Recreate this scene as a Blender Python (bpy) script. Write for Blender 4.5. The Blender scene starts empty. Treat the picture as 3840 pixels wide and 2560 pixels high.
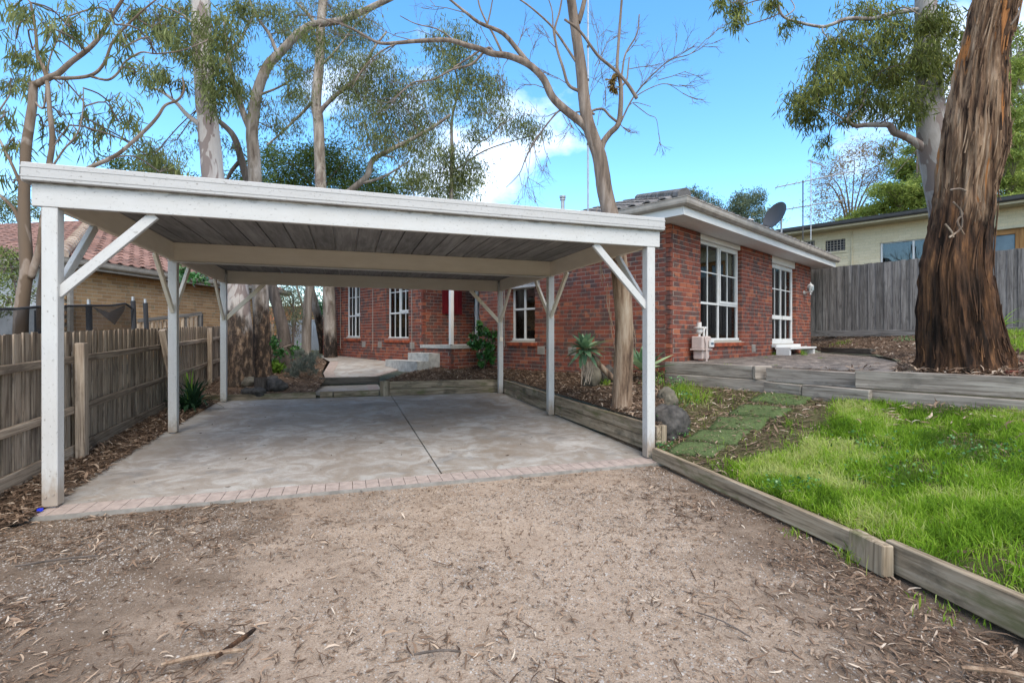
import bpy, math, random
import numpy as np
from mathutils import Vector, Matrix, noise
from mathutils.bvhtree import BVHTree
random.seed(7); rng = np.random.default_rng(11)
sc = bpy.context.scene
col = sc.collection
R = math.radians
# ------------------------------------------------------------------ camera, sky, sun, exposure
F, CY, H = 1866., 1262.4, 1.35          # focal length and horizon row in photograph pixels, eye height
cam = bpy.data.cameras.new('camera'); camo = bpy.data.objects.new('camera', cam); col.objects.link(camo)
cam.sensor_width = 36; cam.lens = F/3840*36; cam.shift_y = (CY-1280)/3840; cam.clip_end = 2000; cam.clip_start = .05
camo.location = (0, 0, H); camo.rotation_euler = (R(90), 0, 0); sc.camera = camo
SUN_EL, SUN_AZ = 52, 165
w = bpy.data.worlds.new('World'); sc.world = w; w.use_nodes = True
nt = w.node_tree; bg = nt.nodes['Background']
sky = nt.nodes.new('ShaderNodeTexSky'); sky.sky_type = 'NISHITA'; sky.sun_disc = False
sky.sun_elevation = R(SUN_EL); sky.sun_rotation = R(SUN_AZ); sky.air_density = 1.0; sky.dust_density = .6; sky.ozone_density = 1.6
hs = nt.nodes.new('ShaderNodeHueSaturation'); hs.inputs['Hue'].default_value = .495; hs.inputs['Saturation'].default_value = 1.28; hs.inputs['Value'].default_value = .95
nt.links.new(sky.outputs[0], hs.inputs['Color'])
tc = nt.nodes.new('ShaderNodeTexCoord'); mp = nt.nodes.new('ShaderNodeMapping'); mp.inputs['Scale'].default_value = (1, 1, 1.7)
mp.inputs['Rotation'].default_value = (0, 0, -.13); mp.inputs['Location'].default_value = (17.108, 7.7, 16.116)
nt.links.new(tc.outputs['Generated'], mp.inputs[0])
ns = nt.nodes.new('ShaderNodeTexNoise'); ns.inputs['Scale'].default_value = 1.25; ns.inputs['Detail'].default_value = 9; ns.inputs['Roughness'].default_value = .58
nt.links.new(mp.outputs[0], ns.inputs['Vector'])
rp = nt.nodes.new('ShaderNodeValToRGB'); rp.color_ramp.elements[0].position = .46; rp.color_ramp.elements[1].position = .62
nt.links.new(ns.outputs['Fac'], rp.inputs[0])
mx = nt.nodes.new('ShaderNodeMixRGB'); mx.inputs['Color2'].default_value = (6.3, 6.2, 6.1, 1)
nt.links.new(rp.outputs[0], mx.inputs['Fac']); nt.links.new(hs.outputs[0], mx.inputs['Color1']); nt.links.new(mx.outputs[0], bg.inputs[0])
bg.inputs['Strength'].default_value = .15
sl = bpy.data.lights.new('sun', 'SUN'); sl.energy = .95; sl.angle = R(35); sl.color = (1, .92, .79)
so = bpy.data.objects.new('sun', sl); col.objects.link(so)
sd = Vector((math.sin(R(SUN_AZ))*math.cos(R(SUN_EL)), math.cos(R(SUN_AZ))*math.cos(R(SUN_EL)), math.sin(R(SUN_EL))))
so.rotation_euler = sd.to_track_quat('Z', 'Y').to_euler(); so.location = sd*30
vs = sc.view_settings; vs.view_transform = 'Standard'; vs.look = 'None'; vs.gamma = 1; vs.use_curve_mapping = False
vs.exposure = 1.5
# ------------------------------------------------------------------ helpers
def V(*a): return Vector(a)
def at(x, y, Y): return V((x-1920)/F*Y, Y, H-(y-CY)*Y/F)          # photograph pixel at a depth -> world point
def onz(x, y, z):
    Y = F*(H-z)/(y-CY); return V((x-1920)*Y/F, Y, z)
def n3(p, s=1., o=0.): return noise.noise(V(p[0]*s+o, p[1]*s-o*.7, p[2]*s+o*1.3))
class MB:
    def __init__(s): s.v = []; s.f = []; s.t = []
    def add(s, vs_, fs, t=.5):
        k = len(s.v); s.v += [tuple(p) for p in vs_]; s.f += [tuple(i+k for i in f) for f in fs]; s.t += [t]*len(fs); return s
    def box(s, o, a, b, c, t=.5):
        o, a, b, c = Vector(o), Vector(a), Vector(b), Vector(c)
        if a.cross(b).dot(c) < 0: a, b = b, a
        p = [o, o+a, o+a+b, o+b, o+c, o+a+c, o+a+b+c, o+b+c]
        return s.add(p, [(3, 2, 1, 0), (4, 5, 6, 7), (0, 1, 5, 4), (1, 2, 6, 5), (2, 3, 7, 6), (3, 0, 4, 7)], t)
    def cbox(s, c, sx, sy, sz, t=.5): return s.box(V(*c)-V(sx/2, sy/2, sz/2), V(sx, 0, 0), V(0, sy, 0), V(0, 0, sz), t)
    def quad(s, a, b, c, d, t=.5): return s.add([a, b, c, d], [(0, 1, 2, 3)], t)
    def tube(s, pts, rad, n=8, t=.5, cap=True, rough=0., rs=3., flute=0.):
        pts = [Vector(p) for p in pts]; m = len(pts); vs_ = []; fs = []
        ref = None
        for i, p in enumerate(pts):
            d = (pts[min(i+1, m-1)]-pts[max(i-1, 0)]).normalized()
            if ref is None: ref = d.orthogonal().normalized()
            x = (ref-d*ref.dot(d))
            x = x.normalized() if x.length > 1e-6 else d.orthogonal().normalized()
            ref = x; y = d.cross(x)
            r = rad[i] if hasattr(rad, '__len__') else rad
            for k in range(n):
                a = 2*math.pi*k/n; q = x*math.cos(a)+y*math.sin(a)
                rr = r
                if rough: rr = r*(1+rough*n3((q.x*1.6, q.y*1.6, p.z*rs*.25+q.z), rs) + rough*.5*n3(p+q*r, rs*4))
                vs_.append(p+q*rr)
        for i in range(m-1):
            for k in range(n):
                k2 = (k+1) % n; fs.append((i*n+k, i*n+k2, (i+1)*n+k2, (i+1)*n+k))
        if cap: fs.append(tuple(range(n-1, -1, -1))); fs.append(tuple((m-1)*n+k for k in range(n)))
        return s.add(vs_, fs, t)
    def lathe(s, c, prof, n=16, t=.5):
        c = Vector(c); vs_ = []; fs = []; m = len(prof)
        for r, z in prof:
            for k in range(n): a = 2*math.pi*k/n; vs_.append(c+V(r*math.cos(a), r*math.sin(a), z))
        for i in range(m-1):
            for k in range(n): k2 = (k+1) % n; fs.append((i*n+k, i*n+k2, (i+1)*n+k2, (i+1)*n+k))
        fs.append(tuple(range(n-1, -1, -1))); fs.append(tuple((m-1)*n+k for k in range(n)))
        return s.add(vs_, fs, t)
    def build(s, name, m, parent=None, smooth=False):
        me = bpy.data.meshes.new(name); me.from_pydata(s.v, [], s.f); me.materials.append(m)
        a = me.attributes.new('tone', 'FLOAT', 'FACE'); a.data.foreach_set('value', s.t)
        if smooth: me.polygons.foreach_set('use_smooth', [True]*len(s.f))
        return link(name, me, parent)
def link(name, me, parent=None, M=None):
    o = bpy.data.objects.new(name, me); col.objects.link(o)
    if M is not None: o.matrix_basis = M
    if parent:
        o.parent = parent
        r = parent
        inv = Matrix.Identity(4)
        chain = []
        while r: chain.append(r); r = r.parent
        W = Matrix.Identity(4)
        for r in reversed(chain): W = W @ r.matrix_parent_inverse @ r.matrix_basis
        o.matrix_parent_inverse = W.inverted()
    return o
def npmesh(name, verts, faces, tone, m, parent=None, smooth=False):
    """verts (N,3), faces (M,k) one polygon size, tone (M,)"""
    me = bpy.data.meshes.new(name); k = faces.shape[1]; M_ = len(faces)
    me.vertices.add(len(verts)); me.vertices.foreach_set('co', verts.astype(np.float32).ravel())
    me.loops.add(M_*k); me.loops.foreach_set('vertex_index', faces.astype(np.int32).ravel())
    me.polygons.add(M_); me.polygons.foreach_set('loop_start', np.arange(0, M_*k, k, dtype=np.int32))
    me.update(calc_edges=True)
    a = me.attributes.new('tone', 'FLOAT', 'FACE'); a.data.foreach_set('value', np.asarray(tone, dtype=np.float32))
    if smooth: me.polygons.foreach_set('use_smooth', np.ones(M_, dtype=bool))
    me.materials.append(m); me.validate()
    return link(name, me, parent)
def thing(name, label, cat, loc=(0, 0, 0), group=None):
    o = bpy.data.objects.new(name, None); col.objects.link(o); o.location = loc; o.empty_display_size = .2
    o['label'] = label; o['category'] = cat
    if group: o['group'] = group
    return o
def tag(o, label, cat, group=None):
    o['label'] = label; o['category'] = cat
    if group: o['group'] = group
    return o
def struct(o, kind='structure', label=None):
    o['kind'] = kind
    if label: o['label'] = label
    return o
def stick(name, p0, p1, w_, h_, m, parent=None, side=None, bev=.004, jit=0):
    """a bar: local X along p0-p1, local Y = width w_ along side, local Z = h_"""
    p0, p1 = Vector(p0), Vector(p1); x = (p1-p0); L = x.length; x.normalize()
    s = Vector(side) if side is not None else (V(0, 0, 1).cross(x) if abs(x.z) < .95 else V(1, 0, 0))
    y = (s-x*s.dot(x)).normalized(); z = x.cross(y)
    b = MB(); b.cbox((0, 0, 0), L, w_, h_, random.random())
    if jit: b.v = [(a+random.uniform(-jit, jit), c+random.uniform(-jit, jit)*.5, d+random.uniform(-jit, jit)*.5) for a, c, d in b.v]
    me = bpy.data.meshes.new(name); me.from_pydata(b.v, [], b.f); me.materials.append(m)
    a = me.attributes.new('tone', 'FLOAT', 'FACE'); a.data.foreach_set('value', b.t)
    c = (p0+p1)/2
    o = link(name, me, parent, Matrix(((x.x, y.x, z.x, c.x), (x.y, y.y, z.y, c.y), (x.z, y.z, z.z, c.z), (0, 0, 0, 1))))
    if bev: md = o.modifiers.new('bevel', 'BEVEL'); md.width = bev; md.segments = 1
    return o
# ------------------------------------------------------------------ materials
class N:
    def __init__(s, name):
        s.m = bpy.data.materials.new(name); s.m.use_nodes = True; s.t = s.m.node_tree
        s.b = s.t.nodes['Principled BSDF']; s.out = s.t.nodes['Material Output']
    def n(s, ty, **kw):
        x = s.t.nodes.new('ShaderNode'+ty)
        for k, v_ in kw.items():
            if k in x.inputs: x.inputs[k].default_value = v_
            else: setattr(x, k, v_)
        return x
    def l(s, a, b): s.t.links.new(a, b)
    def co(s, scale=(1, 1, 1), src='Object', rnd=False):
        c = s.n('TexCoord'); m_ = s.n('Mapping'); m_.inputs['Scale'].default_value = scale; s.l(c.outputs[src], m_.inputs[0])
        if rnd:
            oi = s.n('ObjectInfo'); mu = s.n('VectorMath', operation='SCALE'); cb = s.n('CombineXYZ')
            for i in range(3): s.l(oi.outputs['Random'], cb.inputs[i])
            s.l(cb.outputs[0], mu.inputs[0]); mu.inputs['Scale'].default_value = 37.; s.l(mu.outputs[0], m_.inputs['Location'])
        return m_.outputs[0]
    def noise(s, vec, scale, detail=5, rough=.6, dist=0.):
        x = s.n('TexNoise', Scale=scale, Detail=detail, Roughness=rough, Distortion=dist); s.l(vec, x.inputs['Vector']); return x.outputs['Fac']
    def ramp(s, fac, stops):
        x = s.n('ValToRGB'); e = x.color_ramp.elements
        while len(e) < len(stops): e.new(.5)
        for i, (p, c) in enumerate(stops):
            e[i].position = p; e[i].color = (c, c, c, 1) if not hasattr(c, '__len__') else (*c, 1)
        s.l(fac, x.inputs[0]); return x.outputs[0]
    def mix(s, fac, a, b, mode='MIX'):
        x = s.n('MixRGB', blend_type=mode)
        for i, q in ((0, fac), (1, a), (2, b)):
            if hasattr(q, 'default_value') or hasattr(q, 'is_linked'): s.l(q, x.inputs[i])
            elif i == 0: x.inputs[0].default_value = q
            else: x.inputs[i].default_value = (*q, 1)
        return x.outputs[0]
    def attr(s): x = s.n('Attribute', attribute_name='tone'); return x.outputs['Fac']
    def rand(s): return s.n('ObjectInfo').outputs['Random']
    def bump(s, h, st, dist=.01):
        x = s.n('Bump', Strength=st, Distance=dist); s.l(h, x.inputs['Height']); s.l(x.outputs[0], s.b.inputs['Normal'])
    def done(s, colr, rough=.8, spec=.3):
        if hasattr(colr, 'is_linked'): s.l(colr, s.b.inputs['Base Color'])
        else: s.b.inputs['Base Color'].default_value = (*colr, 1)
        s.b.inputs['Roughness'].default_value = rough; s.b.inputs['Specular IOR Level'].default_value = spec
        return s.m
def simple(name, c, rough=.6, metal=0., spec=.4, var=.12, scale=8, bump=0.):
    k = N(name); f = k.noise(k.co(), scale, 5)
    cc = k.ramp(f, [(.3, tuple(x*(1-var) for x in c)), (.7, tuple(min(1, x*(1+var)) for x in c))])
    k.b.inputs['Metallic'].default_value = metal
    if bump: k.bump(f, bump)
    return k.done(cc, rough, spec)
def wood(name, stops, gs=(1.2, 22, 22), rough=.85, bump=.5, tv=.35, moss=None, dark=None, crack=.0):
    """stick wood: grain along local X; per-object brightness"""
    k = N(name); c = k.co(gs, rnd=True); g = k.noise(c, 1.4, 8, .7, .5)
    cc = k.ramp(g, [(.5+(p_-.5)*.6, c_) for p_, c_ in stops])
    big = k.noise(k.co((.8, 2.5, 2.5), rnd=True), 2.2, 4)
    cc = k.mix(.55, cc, k.ramp(big, [(.3, .55), (.7, 1.0)]), 'MULTIPLY')
    if tv:
        r = k.rand(); cc = k.mix(1., cc, k.ramp(r, [(0, 1-tv), (1, 1.)]), 'MULTIPLY')
    if moss:
        f = k.ramp(k.noise(k.co((1, 3, 3), rnd=True), 2.6, 5), [(.52, 0.), (.66, .7)]); cc = k.mix(f, cc, moss)
    if dark:
        f = k.ramp(k.noise(k.co((1.5, 5, 3), rnd=True), 2.0, 6), [(.55, 0.), (.7, .75)]); cc = k.mix(f, cc, dark)
    k.bump(g, bump, .006)
    return k.done(cc, rough, .2)
def leafmat(name, stops, transl=.3, rough=.62, spec=.16):
    k = N(name); cc = k.ramp(k.attr(), stops)
    k.done(cc, rough, spec)
    tr = k.n('BsdfTranslucent'); k.l(cc, tr.inputs['Color']); ms = k.n('MixShader'); ms.inputs[0].default_value = transl
    k.l(k.b.outputs[0], ms.inputs[1]); k.l(tr.outputs[0], ms.inputs[2]); k.l(ms.outputs[0], k.out.inputs[0])
    return k.m
def bark(name, stops, sc_=(1, 1, .15), scale=6., bump=.8, dist=.02, patch=None, char=None, rough=.9):
    """char = (colour, z_low, z_high): burnt / wet bark around the foot; patch = (colour, scale, threshold)"""
    k = N(name); c = k.co(sc_); g = k.noise(c, scale, 9, .68, .6); cc = k.ramp(g, stops)
    if patch:
        pc, ps, th = patch
        p = k.ramp(k.noise(k.co((1, 1, .45 if ps < 6 else .12)), ps, 3, .55, .8), [(th, 0.), (th+.025, 1.)]); cc = k.mix(p, cc, pc)
    if char:
        cl, z0, z1 = char[:3]
        sx = k.n('SeparateXYZ'); k.l(k.co(), sx.inputs[0])
        ad = k.n('MapRange'); ad.inputs['From Min'].default_value = z1; ad.inputs['From Max'].default_value = z0; k.l(sx.outputs[2], ad.inputs[0])
        nn = k.noise(k.co((1, 1, .35)), 4.5, 6, .65); m2 = k.n('Math', operation='ADD'); k.l(ad.outputs[0], m2.inputs[0]); k.l(nn, m2.inputs[1])
        pk = k.ramp(k.noise(k.co((1, 1, .12 if len(char) > 3 else .42)), 8. if len(char) > 3 else 10., 8, .72), char[3] if len(char) > 3 else [(.47, tuple(x*.6 for x in cl)), (.55, tuple(min(.3, x*2.2) for x in cl)), (.61, (.17, .105, .062)), (.70, (.33, .265, .205))])
        cc = k.mix(k.ramp(m2.outputs[0], [(.70, 0.), (.9, .96)]), cc, pk)
    k.bump(g, bump, dist)
    return k.done(cc, rough, .2)
def painted(name, c, dirt=(.16, .14, .12), amt=.6, rough=.55, th=.6, foot=False):
    k = N(name)
    g = k.noise(k.co((1, 14, 14), rnd=True), 1.6, 7); big = k.noise(k.co((1.4, 3, 3), rnd=True), 2.5, 6, .65)
    cc = k.mix(k.ramp(g, [(.35, 0.), (.75, .22)]), c, tuple(x*.72 for x in c))
    cc = k.mix(k.ramp(big, [(.35, 0.), (.75, .3)]), cc, tuple(x*y for x, y in zip(c, (.72, .67, .6))))
    sp = k.noise(k.co((5, 9, 9), rnd=True), 6, 8, .7)
    cc = k.mix(k.ramp(sp, [(th+.06, 0.), (th+.13, amt)]), cc, dirt)
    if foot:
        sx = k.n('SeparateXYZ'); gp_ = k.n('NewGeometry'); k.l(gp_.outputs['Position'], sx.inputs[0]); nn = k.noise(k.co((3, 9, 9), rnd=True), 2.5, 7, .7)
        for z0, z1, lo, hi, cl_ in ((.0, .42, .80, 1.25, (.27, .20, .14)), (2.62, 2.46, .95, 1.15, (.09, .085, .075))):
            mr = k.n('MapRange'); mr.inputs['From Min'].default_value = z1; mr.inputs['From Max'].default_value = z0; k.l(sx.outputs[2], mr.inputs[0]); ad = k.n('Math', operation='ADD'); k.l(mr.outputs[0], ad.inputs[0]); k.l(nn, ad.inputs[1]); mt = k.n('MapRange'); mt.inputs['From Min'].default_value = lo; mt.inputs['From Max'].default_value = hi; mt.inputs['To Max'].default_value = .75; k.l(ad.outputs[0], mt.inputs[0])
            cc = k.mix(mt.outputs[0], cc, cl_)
    k.bump(g, .25, .004)
    return k.done(cc, rough, .35)
def brickmat(name, stops, dk, f0=.5, f1=.62):
    k = N(name)
    cc = k.ramp(k.attr(), stops)
    p = k.noise(k.co((7, 7, 5.)), 1.0, 2, .5); q = k.noise(k.co(), 95, 4, .7)
    at_ = k.attr(); wn = k.n('TexWhiteNoise', noise_dimensions='1D'); k.l(at_, wn.inputs['W'])
    ad = k.n('Math', operation='MULTIPLY_ADD'); k.l(wn.outputs['Value'], ad.inputs[0]); ad.inputs[1].default_value = .24; k.l(p, ad.inputs[2])
    cc = k.mix(k.ramp(ad.outputs[0], [(f0+.1, 0.), (f1+.1, .9)]), cc, dk)
    cc = k.mix(k.ramp(q, [(.36, .45), (.56, 0.)]), cc, tuple(x*.45 for x in dk))
    cc = k.mix(k.ramp(q, [(.66, 0.), (.74, .35)]), cc, (.42, .33, .28))
    k.bump(q, .4, .004)
    return k.done(cc, .85, .2)
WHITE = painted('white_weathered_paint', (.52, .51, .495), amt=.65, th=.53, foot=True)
TRIM = painted('grey_white_trim', (.44, .43, .42), amt=.8, th=.52)
CREAMBEAM = painted('cream_beam_paint', (.80, .725, .61), amt=.45, th=.62)
CLEANWHITE = painted('clean_white_paint', (.66, .655, .64), amt=.25, th=.68)
CEIL = wood('grey_roof_underside', [(.3, (.24, .235, .235)), (.7, (.40, .395, .395))], (1, 12, 12), .7, .2, .25)
PALING = wood('weathered_paling', [(.25, (.16, .115, .08)), (.5, (.42, .325, .245)), (.75, (.60, .49, .385))], (1., 26, 26), tv=.45, dark=(.07, .05, .04))
PALING2 = wood('grey_paling', [(.25, (.09, .08, .075)), (.5, (.20, .185, .175)), (.75, (.31, .29, .275))], (1., 24, 24), tv=.4, dark=(.055, .05, .047))
SLEEPER = wood('green_grey_sleeper', [(.25, (.14, .105, .07)), (.5, (.33, .255, .175)), (.75, (.46, .38, .28))], (1., 16, 16), tv=.2, moss=(.10, .105, .04), dark=(.07, .06, .045))
SLEEPERG = wood('silver_sleeper', [(.25, (.16, .13, .105)), (.5, (.36, .305, .255)), (.75, (.50, .44, .375))], (1., 13, 16), tv=.25, dark=(.08, .07, .06))
SLEEPERD = wood('dark_sleeper', [(.25, (.05, .043, .037)), (.5, (.10, .09, .078)), (.75, (.16, .145, .125))], (1., 16, 16), tv=.2)
BRICK = brickmat('red_blend_brick', [(0, (.185, .055, .037)), (.45, (.25, .072, .046)), (.8, (.315, .092, .052)), (1, (.38, .13, .068))], (.10, .062, .056))
SILLB = brickmat('red_sill_brick', [(0, (.24, .055, .028)), (1, (.44, .105, .045))], (.13, .045, .033), .6, .72)
BRICKO = brickmat('orange_brick', [(0, (.42, .24, .12)), (.6, (.56, .33, .165)), (1, (.62, .38, .20))], (.36, .26, .15), .66, .72)
BRICKC = brickmat('cream_painted_brick', [(0, (.64, .54, .35)), (1, (.72, .62, .43))], (.56, .49, .33), .72, .8)
BRICKF = brickmat('terracotta_brick', [(0, (.40, .15, .07)), (1, (.5, .2, .1))], (.3, .12, .06), .66, .72)
MORTAR = simple('mortar', (.38, .335, .28), .9, var=.18, scale=30)
MORTARO = simple('pale_mortar', (.58, .52, .42), .9, scale=20)
MORTARC = simple('cream_mortar', (.52, .46, .32), .9, scale=20)
def concrete_mat(name='stained_concrete', base=((.27, .235, .20), (.39, .365, .335), (.49, .465, .435))):
    k = N(name)
    c = k.co(); a = k.noise(c, .9, 9, .62, .7); b = k.noise(c, 3.3, 8, .65, 1.2); d = k.noise(c, 90, 4, .7)
    cc = k.ramp(a, [(.32, base[0]), (.5, base[1]), (.68, base[2])])
    cc = k.mix(k.ramp(b, [(.42, .65), (.6, 0.)]), cc, (.24, .185, .135))
    cc = k.mix(k.ramp(k.noise(c, 1.7, 7, .6, 1.5), [(.55, 0.), (.68, .55)]), cc, (.19, .185, .18))
    cc = k.mix(k.ramp(k.noise(c, 2.4, 7, .7, 2.), [(.6, 0.), (.7, .4)]), cc, (.5, .49, .475))
    cc = k.mix(k.ramp(d, [(.3, .3), (.5, 0.)]), cc, (.11, .10, .09))
    rr = k.ramp(b, [(.35, .5), (.65, .8)]); k.l(rr, k.b.inputs['Roughness']); k.bump(d, .25, .003)
    m = k.done(cc, .65, .3); return m
CONC = concrete_mat()
STEPC = simple('step_concrete', (.40, .385, .355), .85, var=.3, scale=9, bump=.3)
PAVER = simple('stamped_pink_paver', (.35, .28, .245), .75, var=.22, scale=14, bump=.2)
def pavmat():
    k = N('dark_paver'); cc = k.ramp(k.attr(), [(0, (.14, .11, .092)), (1, (.34, .275, .23))])
    g = k.noise(k.co(), 9, 6, .65); cc = k.mix(k.ramp(g, [(.4, .6), (.62, 0.)]), cc, (.07, .065, .055)); k.bump(g, .3, .006); return k.done(cc, .8, .25)
PATIOP = pavmat()
CRV = (math.cos(-.3203), -math.sin(-.3203), 0)
def track(p):
    w = p[:, 0]*CRV[0]+p[:, 1]*CRV[1]; return np.maximum(np.exp(-((w+.30)/.28)**2), np.exp(-((w-1.25)/.28)**2))
def gravel():
    k = N('gravel_ground'); c = k.co()
    f = k.noise(c, 85, 5, .8); m_ = k.noise(c, 9, 6, .7); b = k.noise(c, .8, 6, .6, .6)
    cc = k.ramp(f, [(.36, (.13, .09, .065)), (.47, (.36, .27, .20)), (.56, (.44, .345, .27)), (.66, (.56, .49, .42))])
    cc = k.mix(k.ramp(m_, [(.4, .6), (.62, 0.)]), cc, (.235, .165, .115))
    cc = k.mix(k.ramp(b, [(.42, 0.), (.62, .5)]), cc, (.42, .325, .25))
    # darker humus along the left side and along the timber edging on the right
    sx = k.n('SeparateXYZ'); k.l(c, sx.inputs[0])
    mr = k.n('MapRange'); mr.inputs['From Min'].default_value = -.7; mr.inputs['From Max'].default_value = -2.9; k.l(sx.outputs[0], mr.inputs[0])
    mr2 = k.n('MapRange'); mr2.inputs['From Min'].default_value = 1.0; mr2.inputs['From Max'].default_value = 2.1; k.l(sx.outputs[0], mr2.inputs[0])
    mxx = k.n('Math', operation='MAXIMUM'); k.l(mr.outputs[0], mxx.inputs[0]); k.l(mr2.outputs[0], mxx.inputs[1])
    ad = k.n('Math', operation='MULTIPLY_ADD'); k.l(mxx.outputs[0], ad.inputs[0]); ad.inputs[1].default_value = .55; k.l(k.noise(c, 2.3, 7, .65), ad.inputs[2])
    cc = k.mix(k.ramp(ad.outputs[0], [(.52, 0.), (.88, .85)]), cc, (.13, .092, .066))
    dt = k.n('VectorMath', operation='DOT_PRODUCT'); k.l(c, dt.inputs[0]); dt.inputs[1].default_value = tuple(CRV); wv = k.noise(c, 1.1, 3)
    for w0 in (-.30, 1.25):
        a1 = k.n('Math', operation='MULTIPLY_ADD'); k.l(wv, a1.inputs[0]); a1.inputs[1].default_value = .5; k.l(dt.outputs['Value'], a1.inputs[2]); s1 = k.n('Math', operation='SUBTRACT'); k.l(a1.outputs[0], s1.inputs[0]); s1.inputs[1].default_value = w0+.25; ab = k.n('Math', operation='ABSOLUTE'); k.l(s1.outputs[0], ab.inputs[0])
        cc = k.mix(k.ramp(ab.outputs[0], [(.04, .28), (.34, 0.)]), cc, (.40, .305, .235))
    k.bump(f, .9, .012); return k.done(cc, .92, .15)
GRAVEL = gravel()
def soil(name, a, b, c_):
    k = N(name); c = k.co(); f = k.noise(c, 45, 7, .75); g = k.noise(c, 2.5, 6, .6)
    cc = k.ramp(f, [(.3, a), (.5, b), (.72, c_)]); cc = k.mix(k.ramp(g, [(.4, .5), (.65, 0.)]), cc, a); k.bump(f, 1., .03); return k.done(cc, .95, .1)
MULCH = soil('bark_mulch', (.055, .037, .027), (.15, .10, .072), (.30, .225, .165))
LAWNS = soil('lawn_soil', (.06, .055, .025), (.125, .115, .05), (.22, .19, .115))
FAR = soil('far_ground', (.06, .055, .03), (.12, .11, .06), (.2, .18, .12))
TILE = brickmat('brown_roof_tile', [(0, (.19, .105, .085)), (1, (.30, .175, .145))], (.13, .085, .075), .55, .75)
TILEG = brickmat('grey_roof_tile', [(0, (.13, .12, .118)), (1, (.24, .225, .22))], (.09, .085, .08), .55, .75)
TILEH = brickmat('pale_hip_tile', [(0, (.40, .31, .25)), (1, (.52, .42, .34))], (.22, .15, .12), .55, .75)
GUTTER = simple('taupe_gutter', (.33, .29, .25), .5, var=.22, scale=5)
SOFFIT = simple('soffit_white', (.66, .655, .65), .7, var=.06)
DKMETAL = simple('dark_metal', (.05, .048, .047), .5, var=.2)
GREYMET = simple('grey_metal', (.38, .38, .39), .4, .6, var=.15)
DISHM = simple('dish_charcoal', (.045, .047, .052), .55, var=.15, scale=3)
RED = simple('dark_red_paint', (.19, .012, .016), .5, var=.25, scale=4)
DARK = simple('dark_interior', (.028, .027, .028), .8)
CURT = simple('pale_curtain', (.55, .54, .55), .9, var=.15, scale=12)
TAUPE = simple('gas_meter_taupe', (.46, .37, .33), .5, var=.12)
BOULDER = simple('basalt_boulder', (.055, .049, .044), .9, var=.7, scale=14, bump=1.)
BOULDERM = simple('mossy_boulder', (.115, .10, .075), .9, var=.55, scale=6, bump=.9)
POT = simple('cream_pot', (.62, .48, .36), .6)
BLUE = simple('blue_plastic', (.01, .035, .62), .35)
HOSE = simple('green_hose', (.03, .12, .05), .4)
BLACKFOAM = simple('black_foam', (.03, .03, .034), .8)
COLORB = simple('grey_colorbond', (.34, .36, .38), .5, var=.1)
TIMBERD = wood('oiled_timber', [(.3, (.34, .165, .06)), (.7, (.5, .26, .10))], tv=.1)
LEADG = simple('lead_glass', (.10, .14, .17), .15, spec=.8)
TURF = soil('artificial_turf', (.075, .105, .04), (.125, .17, .065), (.20, .235, .11))
WIRE = simple('wire', (.30, .28, .25), .6)
def glassm():
    k = N('window_glass'); gl = k.n('BsdfGlossy', Roughness=.015); gl.inputs['Color'].default_value = (.9, .93, .95, 1)
    tr = k.n('BsdfTransparent'); tr.inputs['Color'].default_value = (.55, .57, .57, 1)
    fr = k.n('Fresnel', IOR=1.75); ms = k.n('MixShader'); k.l(fr.outputs[0], ms.inputs[0]); k.l(tr.outputs[0], ms.inputs[1]); k.l(gl.outputs[0], ms.inputs[2])
    k.l(ms.outputs[0], k.out.inputs[0]); return k.m
GLASS = glassm()
def netm():
    k = N('black_mesh_net'); tr = k.n('BsdfTransparent'); ms = k.n('MixShader'); ms.inputs[0].default_value = .72
    k.done((.02, .021, .025), .8); k.l(tr.outputs[0], ms.inputs[1]); k.l(k.b.outputs[0], ms.inputs[2]); k.l(ms.outputs[0], k.out.inputs[0]); return k.m
NET = netm()
GUM = leafmat('gum_leaf', [(0, (.06, .075, .025)), (.5, (.155, .18, .062)), (.85, (.26, .285, .11)), (1, (.36, .37, .16))], .45)
GUMY = leafmat('gum_leaf_yellow', [(0, (.05, .062, .018)), (.5, (.15, .175, .045)), (.85, (.30, .32, .08)), (1, (.48, .45, .10))], .45)
BUSHG = leafmat('bush_leaf', [(0, (.024, .038, .010)), (.6, (.08, .125, .025)), (1, (.19, .25, .06))])
CONIF = leafmat('conifer_spray', [(0, (.07, .10, .022)), (.5, (.22, .29, .065)), (1, (.42, .47, .12))], .45)
BROWNL = leafmat('brown_foliage', [(0, (.15, .095, .03)), (1, (.38, .26, .09))])
ACAC = leafmat('acacia_leaf', [(0, (.05, .075, .05)), (.6, (.12, .16, .10)), (1, (.24, .25, .12))])
SHINY = leafmat('glossy_leaf', [(0, (.015, .05, .015)), (.6, (.045, .15, .035)), (1, (.12, .27, .07))], .2, .3, .5)
LIME = leafmat('lime_leaf', [(0, (.06, .14, .02)), (1, (.25, .40, .06))], .4)
GREYL = leafmat('grey_leaf', [(0, (.07, .085, .07)), (1, (.21, .235, .20))])
AGAVE = leafmat('agave_leaf', [(0, (.09, .16, .09)), (.6, (.20, .32, .17)), (1, (.40, .52, .29))], .15, .5)
STRAP = leafmat('strap_leaf', [(0, (.012, .032, .016)), (.7, (.035, .085, .035)), (1, (.19, .33, .05))], .2)
GRASS = leafmat('grass_blade', [(0, (.075, .145, .012)), (.5, (.19, .34, .022)), (.85, (.32, .46, .045)), (1, (.47, .50, .17))], .4, .55)
LITTER = leafmat('dry_leaf', [(0, (.055, .033, .022)), (.35, (.14, .09, .06)), (.7, (.26, .175, .12)), (.93, (.40, .30, .22)), (1, (.55, .46, .37))], .1, .8, .15)
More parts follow.
